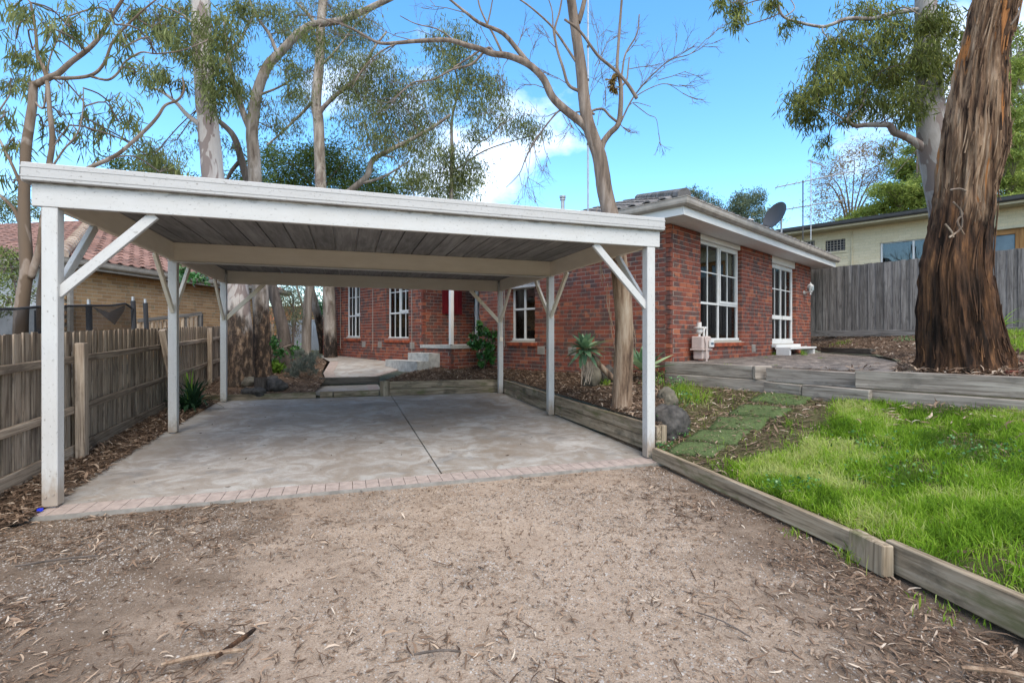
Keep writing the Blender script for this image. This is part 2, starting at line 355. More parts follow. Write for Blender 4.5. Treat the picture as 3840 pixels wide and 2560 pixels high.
STONE = leafmat('pebble', [(0, (.10, .08, .065)), (.4, (.22, .18, .145)), (.8, (.29, .265, .245)), (1, (.38, .345, .31))], 0., .8)
B_SPOT = bark('spotted_gum_bark', [(.35, (.22, .195, .18)), (.65, (.35, .325, .305))], (1, 1, .3), 6, .4, .01, patch=((.19, .15, .135), 4.0, .53))
B_SPOTC = bark('spotted_charred_bark', [(.3, (.33, .29, .27)), (.7, (.46, .42, .39))], (1, 1, .2), 6, .9, .04, patch=((.22, .175, .16), 3.0, .53), char=((.05, .034, .024), .1, 2.6))
B_GUMA = bark('charred_gum_bark', [(.3, (.07, .052, .040)), (.45, (.20, .165, .135)), (.65, (.34, .30, .27))], (1, 1, .22), 7, 1., .04, char=((.035, .024, .018), .2, 3.0))
B_SMOOTH = bark('smooth_gum_bark', [(.35, (.12, .095, .075)), (.55, (.26, .22, .185)), (.7, (.37, .33, .295))], (1, 1, .15), 5, .35, .01)
B_DEAD = bark('dead_tree_bark', [(.35, (.07, .052, .040)), (.5, (.18, .135, .105)), (.66, (.29, .235, .195))], (1, 1, .12), 9, .9, .02, char=((.1, .07, .05), 1.6, 3.0, [(.38, (.06, .038, .026)), (.47, (.20, .13, .085)), (.57, (.33, .245, .175)), (.68, (.44, .36, .28))]))
B_DARK = bark('dark_bark', [(.3, (.04, .032, .027)), (.6, (.13, .105, .09)), (.8, (.24, .20, .175))], (1, 1, .2), 7, 1., .03)
B_TAN = bark('tan_gum_bark', [(.35, (.14, .095, .065)), (.55, (.26, .205, .165)), (.7, (.36, .31, .27))], (1, 1, .25), 6, .5, .01, patch=((.14, .10, .07), 2.6, .55))
B_STRING = bark('stringy_bark', [(.38, (.016, .009, .006)), (.46, (.10, .056, .033)), (.55, (.23, .145, .088)), (.68, (.40, .29, .20))], (1, 1, .045), 11, 1., .03, patch=((.30, .125, .042), 6.5, .60), char=((.05, .027, .016), 1.0, 3.6, [(.42, (.012, .007, .005)), (.50, (.055, .028, .016)), (.58, (.12, .058, .028)), (.69, (.26, .125, .052))]))
TWIG = simple('twig', (.15, .115, .095), .9, var=.3)
# ------------------------------------------------------------------ site frames
b_ = .7619; U = V(math.cos(b_), math.sin(b_), 0); W_ = V(-math.sin(b_), math.cos(b_), 0); C0 = V(2.838, 8.914, 0)   # house corner and axes
def hp(s, t, z): return C0+U*s+W_*t+V(0, 0, z)
a_ = -.3203; CR = V(math.cos(a_), -math.sin(a_), 0); DP = V(math.sin(a_), math.cos(a_), 0); L1 = V(-3.656, 3.963, 0)      # carport frame
CW, D2, D3 = 5.5, 2.903, 5.855
def slabz(d, w): return .019*d-.0055*w
def cp(d, w, z=None): return L1+DP*d+CR*w+V(0, 0, slabz(d, w) if z is None else z)
def fnx(Y): return -2.79-.365*Y                       # left fence line
def fbase(Y): return .026*max(0, Y-4)
# ------------------------------------------------------------------ terrain sheets
TERR = []
def interp(pts, s):
    n = len(pts)-1; f = s*n; i = min(int(f), n-1); f -= i; return Vector(pts[i]).lerp(Vector(pts[i+1]), f)
def loft(name, A, B, nu, nv, m, amp=.0, fs=1.5, edge=True, bow=0.):
    vs_ = []; fc = []
    for i in range(nu+1):
        a = interp(A, i/nu); b = interp(B, i/nu)
        for j in range(nv+1):
            f = j/nv; p = a.lerp(b, f); e = min(1., 4*f*(1-f)+ (0 if edge else .5))
            p.z += (amp*n3(p, fs)+amp*.5*n3(p, fs*3.1, 5))*e + bow*4*f*(1-f)*.25
            vs_.append(tuple(p))
    for i in range(nu):
        for j in range(nv):
            k = i*(nv+1)+j; q = (k, k+nv+1, k+nv+2, k+1); 
            fc.append(q)
    p = [Vector(vs_[i]) for i in fc[0]]
    if (p[1]-p[0]).cross(p[2]-p[0]).z < 0: fc = [tuple(reversed(q)) for q in fc]
    o_ = MB(); o_.v = vs_; o_.f = fc; o_.t = [.5]*len(fc)
    o = o_.build(name, m, None, True); struct(o); TERR.append((vs_, fc)); 
    return dict(o=o, A=A, B=B, nu=nu, nv=nv, v=vs_)
far = MB(); far.quad((-600, -300, -.35), (600, -300, -.35), (600, 900, -.35), (-600, 900, -.35)); struct(far.build('ground', FAR))
drive = loft('gravel_driveway', [(-12, -5, .03), (-4, -5, -.02), (1.5, -5, -.05), (6.5, -5, -.06)], [(-12, 7.2, -.03), (-4, 7.2, -.035), (1.5, 7.2, -.07), (6.5, 7.2, -.08)], 130, 90, GRAVEL, .012, .7, False)
strip = loft('fence_mulch_strip', [cp(-.35, -.02, -.005), cp(3, -.1, .05), cp(6.0, -.1, .12), cp(6.1, -.1, .13)],
             [V(fnx(3.3), 3.3, 0), V(fnx(6.2), 6.2, .06), V(fnx(9.2), 9.2, .16), V(fnx(9.5), 9.5, .17)], 60, 12, MULCH, .03, 4)
RA = cp(6.02, 5.6, .36)
edging = [V(1.58, 5.62, .10), V(1.93, 4.33, .095), V(2.21, 3.13, .10), V(2.33, 2.24, .16), V(2.42, .9, .18), V(2.5, -2, .18)]
patio_edge = [V(2.66, 8.5, .93), V(3.55, 7.2, .93), V(4.2, 5.9, .93), V(5.04, 4.9, .95), V(6.8, 3.0, .98), V(9.0, .8, 1.0)]
lawn = loft('lawn', [p+V(.05, .02, -.02) for p in edging], [p+V(-.05, -.16, -.36) for p in patio_edge], 90, 60, LAWNS, .05, 1.6)
bed = loft('garden_bed', [cp(-.02, 5.66, .33), cp(1.6, 5.66, .36), cp(3.4, 5.66, .37), cp(4.7, 5.66, .38), cp(5.95, 5.66, .385)],
           [V(2.60, 8.4, .66), hp(.02, .05, .72), hp(0, 1.6, .60), hp(0, 3.3, .56), hp(0, 5.2, .585)], 60, 30, MULCH, .035, 2.2)
bed2 = loft('porch_bed', [cp(5.97, 5.7, .385), cp(5.97, 2.9, .385)], [hp(0, 5.1, .585), hp(-.95, 6.25, .61)], 40, 20, MULCH, .03, 2.5)
treebed = loft('tree_bed', [cp(5.95, -.7, .2), cp(5.95, 1.6, .22), cp(7.3, 1.75, .38), V(-4.6, 12.0, .46), V(-5.4, 14.5, .62), V(-6.6, 17, .70)],
               [V(fnx(9.3), 9.3, .2), V(fnx(10.6), 10.6, .27), V(fnx(12.5), 12.5, .36), V(fnx(15), 15, .5), V(fnx(18), 18, .6), V(fnx(22), 22, .7)], 70, 30, MULCH, .05, 1.4)
backlawn = loft('side_yard', [V(-6.6, 17, .68), V(-5.8, 17.2, .70), V(-5, 17.5, .7)], [V(fnx(28), 28, .75), V(-9, 28, .75), V(-7, 28, .75)], 20, 20, LAWNS, .04, 1)
path = loft('garden_path', [cp(7.35, 1.75, .395), V(-4.55, 12.0, .47), V(-5.3, 14.5, .62), V(-6.6, 17, .71)],
            [cp(7.35, 2.85, .40), hp(-.92, 6.9, .60), hp(-.9, 9.0, .665), hp(-.9, 12.2, .715)], 60, 24, CONC, .0)
bank = loft('back_bank', [V(8.9, 14.45, .93), V(8.35, 11.6, .97), V(6.6, 8.4, .94), V(4.5, 5.9, .92), V(5.10, 4.96, .93), V(7.0, 3.0, .98)],
            [V(9.4, 17.0, 1.38), V(10.6, 15.0, 1.40), V(11.5, 13.4, 1.42), V(12.5, 12.3, 1.5), V(13.3, 11.4, 1.6), V(16.2, 8.3, 1.8)], 80, 50, MULCH, .06, 1.3)
patio_base = loft('patio', [hp(0, -.0, .885), hp(8.3, 0, .885)], [V(4.3, 5.95, .885), V(8.5, 11.3, .885)], 10, 10, MULCH)
slab_terr = ([tuple(cp(d, w_)) for d, w_ in ((-.25, -.15), (-.25, 5.6), (6, 5.6), (6, -.15))], [(0, 1, 2, 3)])
TERR.append(slab_terr)
_v = []; _f = []
for v_, f_ in TERR:
    k = len(_v); _v += [Vector(p) for p in v_]; _f += [tuple(i+k for i in f) for f in f_]
BVH = BVHTree.FromPolygons(_v, _f)
def G(x, y):
    """the ground point that the photograph pixel looks at"""
    d = at(x, y, 1.)-V(0, 0, H); h = BVH.ray_cast(V(0, 0, H), d.normalized())
    return h[0] if h[0] else onz(x, y, 0)
def gz(X, Y, top=8.):
    h = BVH.ray_cast(V(X, Y, top), V(0, 0, -1)); return h[0].z if h[0] else 0.
# ------------------------------------------------------------------ concrete slab with joints and brick border
JW, JD = 3.12, 2.87
slab = struct(MB().box(cp(.0, -.1, -.25), CR*5.7, DP*5.95, V(0, 0, .2)).build('carport_slab', CONC))
def slabpanel(d0, d1, w0, w1):
    m = MB(); P_ = [cp(d0, w0), cp(d0, w1), cp(d1, w1), cp(d1, w0)]
    m.add([p for p in P_]+[p-V(0, 0, .12) for p in P_], [(0, 1, 2, 3), (7, 6, 5, 4), (0, 4, 5, 1), (1, 5, 6, 2), (2, 6, 7, 3), (3, 7, 4, 0)]); return m
for d0, d1, w0, w1 in ((.03, JD-.006, -.12, JW-.008), (.03, JD-.006, JW+.008, 5.58), (JD+.006, 5.94, -.12, JW-.008), (JD+.006, 5.94, JW+.008, 5.58)):
    slabpanel(d0, d1, w0, w1).build('slab_panel', CONC, slab)
x_ = -.30; i = 0
while x_ < 5.52:
    slabpanel(-.215, .025, x_, x_+.112).build('paver_brick', PAVER, slab); x_ += .117
slabpanel(-.235, -.22, -.34, 5.54).build('slab_lip', simple('old_lip', (.24, .22, .195), .9, var=.3), slab)
# ------------------------------------------------------------------ carport
cport = thing('carport', 'large white timber carport with flat roof, six posts and knee braces', 'carport', cp(3, 2.75, 0))
PH, BH, PS = 2.37, .245, .1035
posts = [(d, w_) for d in (0, D2, D3) for w_ in (0, CW)]
for d, w_ in posts:
    zt = PH if d == D2 else PH+BH-.01
    c = cp(d+(-.06 if d == D3 else 0), w_)
    if d == 0: zt = PH
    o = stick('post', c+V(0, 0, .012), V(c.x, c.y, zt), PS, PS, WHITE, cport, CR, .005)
    for q in (-.025, .025):
        m = MB(); bp = V(c.x, c.y, c.z+.10+q*.4)+CR*q-DP*(PS/2)
        m.tube([bp, bp-DP*.007], .010, 8); m.build('bolt', WHITE, o)
    m = MB(); m.box(V(c.x, c.y, c.z-.01)-CR*.03-DP*.03, CR*.06, DP*.06, V(0, 0, .03)); m.build('post_foot', GREYMET, o)
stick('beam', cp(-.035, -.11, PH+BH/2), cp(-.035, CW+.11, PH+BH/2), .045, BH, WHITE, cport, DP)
stick('beam', cp(D2-.035, -.05, PH+BH/2), cp(D2-.035, CW+.05, PH+BH/2), .06, BH, CREAMBEAM, cport, DP)
stick('beam_moulding', cp(D2-.03, .0, PH-.012), cp(D2-.03, CW, PH-.012), .09, .02, WHITE, cport, DP, .002)
stick('beam', cp(D3+.03, -.05, PH+BH/2), cp(D3+.03, CW+.05, PH+BH/2), .05, BH, CREAMBEAM, cport, DP)
for w_ in (-.0, CW):
    stick('beam', cp(-.0, w_, PH+BH/2), cp(D3, w_, PH+BH/2), .05, BH-.004, CREAMBEAM, cport, CR)
# white fascia trim folded round the roof edge
zt0, zt1 = PH+.185, PH+.325
for p0, p1, sd_ in ((cp(-.085, -.155, 0), cp(-.085, CW+.145, 0), DP), (cp(-.06, -.15, 0), cp(D3+.15, -.15, 0), CR), (cp(-.06, CW+.14, 0), cp(D3+.15, CW+.14, 0), CR)):
    o = stick('fascia_trim', p0+V(0, 0, (zt0+zt1)/2), p1+V(0, 0, (zt0+zt1)/2), .045, zt1-zt0, TRIM, cport, sd_, .006)
m = MB()
for zz_ in (zt0+.035, zt1-.035):
    m.box(cp(-.111, -.157, zz_-.006), CR*(CW+.304), DP*.004, V(0, 0, .012))
m.build('trim_groove', TRIM, cport)
nsh = 21; sw = (CW+.16)/nsh
for i in range(nsh):
    w0 = -.08+i*sw
    stick('roof_sheet', cp(-.05, w0+sw/2, PH+BH+.012), cp(D3+.1, w0+sw/2, PH+BH+.012), sw-.016, .02, CEIL, cport, CR, .004)
stick('roof_deck', cp(-.06, CW/2, PH+BH+.046), cp(D3+.14, CW/2, PH+BH+.046), CW+.22, .04, GREYMET, cport, CR, 0)
def brace(d, w_, dv, L=.66):
    c = cp(d, w_, 0)+dv*(PS/2-.02); n_ = V(0, 0, 1).cross(dv)
    stick('brace', c+V(0, 0, PH-L-.02), c+dv*L+V(0, 0, PH+.0), .04, .075, WHITE if d == 0 else CREAMBEAM, cport, n_, .003)
for d, w_ in posts:
    sgn = 1 if w_ == 0 else -1
    if d != D2: brace(d+(-.06 if d else -.0), w_, CR*sgn)
    if d < D3: brace(d, w_, DP)
    if d > 0: brace(d-(.06 if d == D3 else 0), w_, -DP)
c = cp(D3-.06, CW, 0)
m = MB(); m.tube([c+DP*-.055+CR*.0+V(0, 0, PH+.2), c-DP*.056+CR*.02+V(0, 0, PH-.2), c-DP*.056+CR*.0+V(0, 0, 1.40), c-DP*.056+V(0, 0, 1.33)], .006, 6); m.build('cable', CREAMBEAM, cport)
m = MB(); m.box(c-DP*.085-CR*.035+V(0, 0, 1.25), CR*.07, DP*.034, V(0, 0, .09)); m.build('power_outlet', CREAMBEAM, cport)
# ------------------------------------------------------------------ timber retaining walls, steps, edging
def sleepers(name, label, segs, m, h=.155, th=.06, rows=2, group=None, cat='retaining wall'):
    root = thing(name, label, cat, segs[0][0], group)
    for p0, p1 in segs:
        for k in range(rows):
            stick('sleeper', p0-V(0, 0, h*(k+.5)+.002*k), p1-V(0, 0, h*(k+.5)+.002*k), th+(.006 if k else 0), h-.004, m, root, None, .006, .004)
    return root
r_ = sleepers('retaining_wall', 'two-high mossy sleeper wall along the right side of the carport slab', [(cp(-.06, CW+.10, .33), cp(2.6, CW+.10, .345)), (cp(2.61, CW+.10, .345), cp(5.86, CW+.10, .385))], SLEEPER)
stick('end_post', cp(-.02, CW+.17, -.02), cp(-.02, CW+.17, .335), .07, .075, SLEEPER, r_, CR)
r_ = sleepers('retaining_wall', 'two-high sleeper wall across the back of the slab with end stake', [(cp(5.99, 2.98, .40), cp(5.99, CW+.13, .385))], SLEEPER)
stick('stake', cp(5.94, 2.98, .05), cp(5.94, 2.98, .415), .20, .06, SLEEPER, r_, CR)
r_ = thing('step_riser', 'low single sleeper edging at the back left of the slab', 'sleeper', cp(5.99, 1, .1))
stick('sleeper', cp(6.0, -.75, .165), cp(6.0, 1.62, .165), .07, .12, SLEEPER, r_)
stick('stake', cp(5.96, 1.70, .165), cp(5.96, 1.94, .165), .07, .13, SLEEPER, r_)
stick('sleeper', cp(6.0, 1.96, .165), cp(6.0, 2.86, .165), .07, .12, SLEEPER, r_)
stick('sleeper', cp(7.30, 1.62, .335), cp(7.30, 2.95, .335), .08, .15, SLEEPERD, r_)
r_['label'] = 'low sleeper risers forming two steps between the slab and the garden path'
tread = struct(MB().box(cp(6.03, 1.5, .15), CR*1.42, DP*1.25, V(0, 0, .07)).build('step_tread', CONC))
for i in range(10):
    for w_ in (1.36, 2.66):
        MB().box(cp(6.05+i*.122, w_, .16), CR*.225, DP*.114, V(0, 0, .066)).build('paver_brick', PAVER, tread)
# brick borders of the path
def border(A, B, root, wd=.24, lift=.006):
    A = [Vector(p) for p in A]; L = sum((A[i+1]-A[i]).length for i in range(len(A)-1)); n = int(L/.122)
    for i in range(n):
        s0, s1 = i/n+.004, (i+1)/n-.004
        p0, p1 = interp(A, s0), interp(A, s1); q0, q1 = interp(B, s0), interp(B, s1)
        m = MB(); P_ = [p0, p1, p0.lerp(q0, 1).lerp(p0, 0), q1]
        i0 = p0+(q0-p0).normalized()*wd; i1 = p1+(q1-p1).normalized()*wd
        T = [p0, p1, i1, i0]; T = [p+V(0, 0, lift) for p in T]
        if (T[1]-T[0]).cross(T[2]-T[0]).z < 0: T.reverse()
        m.add(T+[p-V(0, 0, .03) for p in T], [(0, 1, 2, 3), (0, 4, 5, 1), (1, 5, 6, 2), (2, 6, 7, 3), (3, 7, 4, 0)]); m.build('paver_brick', PAVER, root)
border(path['A'][:3], path['B'][:3], path['o']); border(path['B'][:2], path['A'][:2], path['o'])
# lawn edging beside the drive
r_ = thing('lawn_edging', 'long low timber edging between the gravel drive and the lawn with thick stake', 'edging', edging[1])
stick('sleeper', V(1.60, 5.60, .035), V(2.205, 3.14, .035), .055, .14, SLEEPER, r_, None, .005, .004)
stick('sleeper', V(2.26, 2.98, .05), V(2.36, 2.16, .075), .06, .18, SLEEPER, r_, None, .006, .003)
stick('sleeper', V(2.36, 2.15, .075), V(2.52, -2, .09), .06, .18, SLEEPER, r_, None, .006, .003)
stick('stake', V(2.175, 3.02, -.05), V(2.175, 3.02, .135), .075, .26, SLEEPER, r_, V(1, .1, 0), .006, .005)
r_ = thing('retaining_wall', 'silver grey sleeper wall holding up the paved patio above the lawn', 'retaining wall', patio_edge[1])
pe = [V(2.62, 8.46, .93), V(3.50, 7.22, .925), V(3.62, 7.06, .925), V(4.2, 5.9, .92), V(4.12, 5.98, .95), V(5.06, 4.86, .96), V(6.8, 2.95, .98), V(9, .7, 1.0)]
def sl2(p0, p1, zt, h=.19, th=.07): stick('sleeper', V(p0.x, p0.y, zt-h/2), V(p1.x, p1.y, zt-h/2), th, h, SLEEPERG, r_, None, .008, .006)
sl2(pe[0], pe[1], .93); sl2(pe[0]+V(-.02, -.05, 0), pe[1]+V(.15, -.2, 0), .735)
sl2(pe[1]+V(-.02, -.06, 0), pe[2]+V(.12, .12, 0), .93)
sl2(pe[2], pe[3]+V(.05, .05, 0), .915)
q0 = V(3.60, 6.83, 0); q1 = V(3.86, 6.22, 0)
sl2(pe[1]+V(.05, -.25, 0), q1+V(-.1, .22, 0), .725); sl2(q1+V(-.10, .20, 0), V(4.12, 5.72, 0), .74)
sl2(V(4.10, 5.93, 0), pe[5], .955, .21, .09); sl2(pe[5], pe[6], .985, .21, .09); sl2(pe[6], pe[7], 1.0, .21, .09)
sl2(V(4.12, 5.88, 0), V(5.02, 4.82, 0), .735); sl2(V(5.02, 4.82, 0), V(6.75, 2.92, 0), .76); sl2(V(6.75, 2.92, 0), V(8.9, .7, 0), .78)
# patio pavers
pv = []
poly = [hp(.02, -.02, 0), hp(8.25, -.02, 0), V(8.6, 11.4, 0), V(6.4, 8.2, 0), V(4.55, 6.0, 0), V(4.25, 5.95, 0), V(3.58, 7.2, 0), V(2.72, 8.45, 0)]
def inside(p, pl):
    r = False; n = len(pl)
    for i in range(n):
        a, b = pl[i], pl[(i+1) % n]
        if (a.y > p.y) != (b.y > p.y) and p.x < (b.x-a.x)*(p.y-a.y)/(b.y-a.y)+a.x: r = not r
    return r
for i in range(-1, 60):
    for j in range(0, 75):
        s0 = i*.24+(.12 if j % 2 else 0); t0 = -.02-j*.118-.118
        c = hp(s0+.115, t0+.055, 0)
        if inside(c, poly): pv.append((c.length, hp(s0, t0, .86+random.uniform(-.003, .003)), random.random()))
pv.sort(key=lambda q: q[0])
pst = MB()
for k, (_, p, t) in enumerate(pv):
    if k < 300: MB().box(p, U*.226, W_*.104, V(0, 0, .04), t).build('paver', PATIOP, patio_base['o'])
    else: pst.box(p, U*.226, W_*.104, V(0, 0, .04), t)
struct(pst.build('paver', PATIOP, patio_base['o']), 'stuff')
r_ = stick('sleeper', V(8.75, 14.0, .98), V(8.35, 11.5, 1.0), .12, .14, SLEEPERD); tag(r_, 'dark sleeper edging along the far side of the patio below the bank', 'sleeper')
# ------------------------------------------------------------------ brick walls
def brickwall(root, p0, d, n_in, L, z0, z1, openings, mats, pool, shift=(0, .12), end=(0, 0), cz=.0, bl=.23, ch=.086, thick=.10):
    """p0 outer corner, d along, n_in inward; openings (s0,s1,za,zb); bricks collected into pool"""
    mb, mm = mats
    cuts = sorted({0., L}|{o[0] for o in openings}|{o[1] for o in openings}); m = MB()
    for a, b in zip(cuts[:-1], cuts[1:]):
        if b-a < .002: continue
        mid = (a+b)/2; spans = [(z0, z1)]
        for o in openings:
            if o[0] <= mid <= o[1]:
                ns_ = []
                for u0, u1 in spans:
                    if o[2] > u0: ns_.append((u0, min(u1, o[2])))
                    if o[3] < u1: ns_.append((max(u0, o[3]), u1))
                spans = [q for q in ns_ if q[1]-q[0] > .01]
        a2 = a+(.105 if a == 0 else .006 if any(abs(a-o[1]) < 1e-6 for o in openings) else 0); b2 = b-(.006 if any(abs(b-o[0]) < 1e-6 for o in openings) else 0)-(.006 if b == L else 0)
        for u0, u1 in spans:
            m.box(p0+d*a2+n_in*.005+V(0, 0, u0), d*(b2-a2), n_in*(thick-.006), V(0, 0, u1-u0))
    m.build('mortar', mm, root)
    z = z0; r = 0
    while z < z1-.02:
        h = min(ch-.01, z1-z)
        s = shift[r % 2]-((bl+.01)/2 if r % 2 == 0 and shift[0] == 0 and False else 0)
        if r % 2: pass
        while s < L-.01:
            e = min(s+bl, L-(end[r % 2]))
            segs = [(s, e)]
            for o in openings:
                if z+h*.5 > o[2] and z+h*.5 < o[3]:
                    q = []
                    for u0, u1 in segs:
                        if o[0] > u0: q.append((u0, min(u1, o[0])))
                        if o[1] < u1: q.append((max(u0, o[1]), u1))
                    segs = [g for g in q if g[1]-g[0] > .015]
            for u0, u1 in segs:
                if u1-u0 > .012:
                    j = random.uniform(-.0018, .0018)
                    pool.append((p0+d*u0+n_in*j+V(0, 0, z), d*(u1-u0), n_in*(thick-.002), V(0, 0, h), random.random()))
            s += bl+.01
        z += ch; r += 1
def emit(pool, root, m, nmax=300, vis=None):
    def key(q):
        p = q[0]; 
        if p.y < 1: return 1e6
        sx = 1920+F*p.x/p.y; sy = CY-F*(p.z-H)/p.y
        bad = 0 if (-20 < sx < 3860 and -20 < sy < 2560 and (vis is None or vis(sx, sy))) else 1000
        return p.length+bad
    pool.sort(key=key); st = MB()
    for k, (p, a, b, c, t) in enumerate(pool):
        if k < nmax: MB().box(p, a, b, c, t).build('brick', m, root)
        else: st.box(p, a, b, c, t)
    if st.v: struct(st.build('brick', m, root), 'stuff')
def window(root, P, d, n_in, s0, s1, z0, z1, cols, rows, hb, setb=.085, fw=.05, name='window', glass=GLASS, frame=CLEANWHITE, bars=True, curtain=None, awn=None):
    """cols: number of lights; rows: transom heights; hb: extra glazing-bar heights per row index"""
    m = MB(); q = lambda s, dep, z: P+d*s+n_in*dep+V(0, 0, z)
    def bx(a, b, za, zb, de=setb, th=.06): m.box(q(a, de, za), d*(b-a), n_in*th, V(0, 0, zb-za))
    bx(s0, s1, z1-fw, z1); bx(s0, s1, z0, z0+fw*.8, setb-.03, .09); bx(s0, s0+fw, z0+fw*.8, z1-fw); bx(s1-fw, s1, z0+fw*.8, z1-fw)
    w_ = (s1-s0-2*fw)/cols; lv = [z0+fw*.8]+list(rows)+[z1-fw]
    for c in range(1, cols): bx(s0+fw+w_*c-.025, s0+fw+w_*c+.025, lv[0], lv[-1], setb+.002, .056)
    for z in rows: bx(s0+fw, s1-fw, z-.022, z+.022, setb-.006, .064)
    for c in range(cols):
        a = s0+fw+w_*c+(.025 if c else 0); b = s0+fw+w_*(c+1)-(.025 if c < cols-1 else 0)
        if bars:
            mid = (a+b)/2
            for r in range(len(lv)-1):
                za = lv[r]+(.022 if r else 0); zb = lv[r+1]-(.022 if r < len(lv)-2 else 0)
                bx(mid-.009, mid+.009, za, zb, setb+.012, .03)
                for z in hb.get(r, []): bx(a, mid-.011, z-.011, z+.011, setb+.014, .026); bx(mid+.011, b, z-.011, z+.011, setb+.014, .026)
        if awn and (c, ) == awn[:1]:
            za, zb = lv[-2]+.022, lv[-1]
            for (x0, x1, y0, y1) in ((a, a+.04, za, zb), (b-.04, b, za, zb), (a+.04, b-.04, za, za+.05), (a+.04, b-.04, zb-.04, zb)): bx(x0, x1, y0, y1, setb-.02, .05)
    o = m.build(name, frame, root)
    for c in range(cols):
        a = s0+fw+w_*c+(.025 if c else 0); b = s0+fw+w_*(c+1)-(.025 if c < cols-1 else 0); cuts = [a, (a+b)/2, b] if bars else [a, b]
        for r in range(len(lv)-1):
            zc = [lv[r]+.01]+sorted(hb.get(r, []))+[lv[r+1]-.01]
            for x0, x1 in zip(cuts[:-1], cuts[1:]):
                for ya, yb in zip(zc[:-1], zc[1:]):
                    MB().box(q(x0, setb+.026, ya), d*(x1-x0), n_in*.004, V(0, 0, yb-ya)).build('pane', glass, o)
    if curtain:
        for c0, c1 in curtain:
            mm = MB(); n = 26
            for i in range(n):
                f0, f1 = c0+(c1-c0)*i/n, c0+(c1-c0)*(i+1)/n; w0 = .03*math.sin(i*1.9); w1 = .03*math.sin((i+1)*1.9)
                mm.quad(q(f0, setb+.16+w0, z0), q(f1, setb+.16+w1, z0), q(f1, setb+.16+w1, z1), q(f0, setb+.16+w0, z1))
            mm.build('curtain', CURT, o)
    return o
def sill(root, P, d, n_out, s0, s1, z, n=None):
    n = n or max(3, int((s1-s0)/.088)); o = MB().box(P+d*(s0+.005)+n_out*-.09+V(0, 0, z-.075), d*(s1-s0-.01), n_out*.125, V(0, 0, .05)).build('window_sill', MORTAR, root)
    for i in range(n):
        a = s0+(s1-s0)*i/n
        p = P+d*(a+.003)-n_out*.085+V(0, 0, z-.035); lean = d*.012
        m = MB(); A = d*((s1-s0)/n-.007); B_ = n_out*.13+V(0, 0, -.035); m.box(p-V(0, 0, .045)+lean*0, A, B_, V(0, 0, .075), random.random()); m.build('brick', SILLB, o)
house = thing('brick_house', 'red brick single-storey house with white multi-pane windows and grey tiled roof', 'house', hp(0, 0, .5))
HP = hp(0, 0, 0); ZS = 3.385; pool = []
wO = [(1.17, 3.15, 1.27, 3.39), (5.03, 6.80, 1.16, 3.39)]
brickwall(house, HP, U, W_, 8.13, .635, 3.375, wO, (BRICK, MORTAR), pool, (0, .12))
PA = HP; wA = [(3.36, 4.16, 1.26, 2.62)]
brickwall(house, PA, W_, U, 5.32, .291, 3.375, wA, (BRICK, MORTAR), pool, (.11, 0))
SB = -.9; PB = hp(SB, 0, 0); tW = 6.55
# wing wall, window positions on its plane
wB = [(7.25, 8.42, 1.31, 3.1), (10.05, 11.05, 1.34, 3.1)]
PBs = hp(SB, tW, 0); wB2 = [(a-tW, b-tW, c, d_) for a, b, c, d_ in wB]
brickwall(house, PBs, W_, U, 6.3, .455, 3.375, wB2, (BRICK, MORTAR), pool, (0, .12))
brickwall(house, PBs, U, W_, 1.72, 1.143, 3.375, [], (BRICK, MORTAR), pool, (.11, 0))
# porch: brick plinth, concrete deck, steps
PP = hp(SB, 5.33, 0)
brickwall(house, PP, W_, U, tW-5.33, .46, 1.055, [], (BRICK, MORTAR), pool, (0, .12))
brickwall(house, PP, U, W_, .9, .46, 1.055, [], (BRICK, MORTAR), pool, (.11, 0))
emit(pool, house, BRICK, 300, lambda x, y: (x > 1880 and y > 800))
MB().box(hp(SB-.02, 5.31, 1.06), U*2.0, W_*(tW-5.31+.1), V(0, 0, .085)).build('porch_slab', STEPC, house)
MB().box(hp(SB-.34, 5.78, .5), U*.335, W_*.95, V(0, 0, .44)).build('step', STEPC, house)
MB().box(hp(SB-.68, 5.78, .48), U*.335, W_*1.5, V(0, 0, .27)).build('step', STEPC, house)
o = stick('porch_post', hp(SB+.08, 5.42, 1.16), hp(SB+.08, 5.42, 3.38), .09, .09, CLEANWHITE, house, U)
MB().box(hp(SB+.06, 5.40, 1.14), U*.04, W_*.04, V(0, 0, .03)).build('post_foot', DKMETAL, o)
# door alcove
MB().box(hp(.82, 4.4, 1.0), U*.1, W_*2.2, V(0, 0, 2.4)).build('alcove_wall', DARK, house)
o = MB().box(hp(.78, 5.33, 1.15), U*.04, W_*.98, V(0, 0, 2.1)).build('screen_door', DKMETAL, house)
m = MB()
for i in range(14):
    for sg in (-1, 1):
        a = hp(.775, 5.35+i*.07, 1.2); m.tube([a, a+W_*.45*sg*.5+V(0, 0, .9), a+W_*.0+V(0, 0, 1.8)], .006, 4)
m.build('door_grille', GREYMET, o)
stick('door_jamb', hp(.78, 6.36, 1.15), hp(.78, 6.36, 3.3), .07, .09, CLEANWHITE, house, U)
stick('door_jamb', hp(.74, 5.36, 1.15), hp(.74, 5.36, 3.3), .05, .07, CLEANWHITE, house, U)
# red shutter box on the porch wall
m = MB(); P_ = PBs
m.box(P_+U*.62-W_*.07+V(0, 0, 1.97), U*.62, W_*.07, V(0, 0, .9)); o = m.build('meter_box', RED, house)
for i in range(5): MB().box(P_+U*(.64+i*.12)-W_*.082+V(0, 0, 2.0), U*.108, W_*.011, V(0, 0, .85)).build('slat', RED, o)
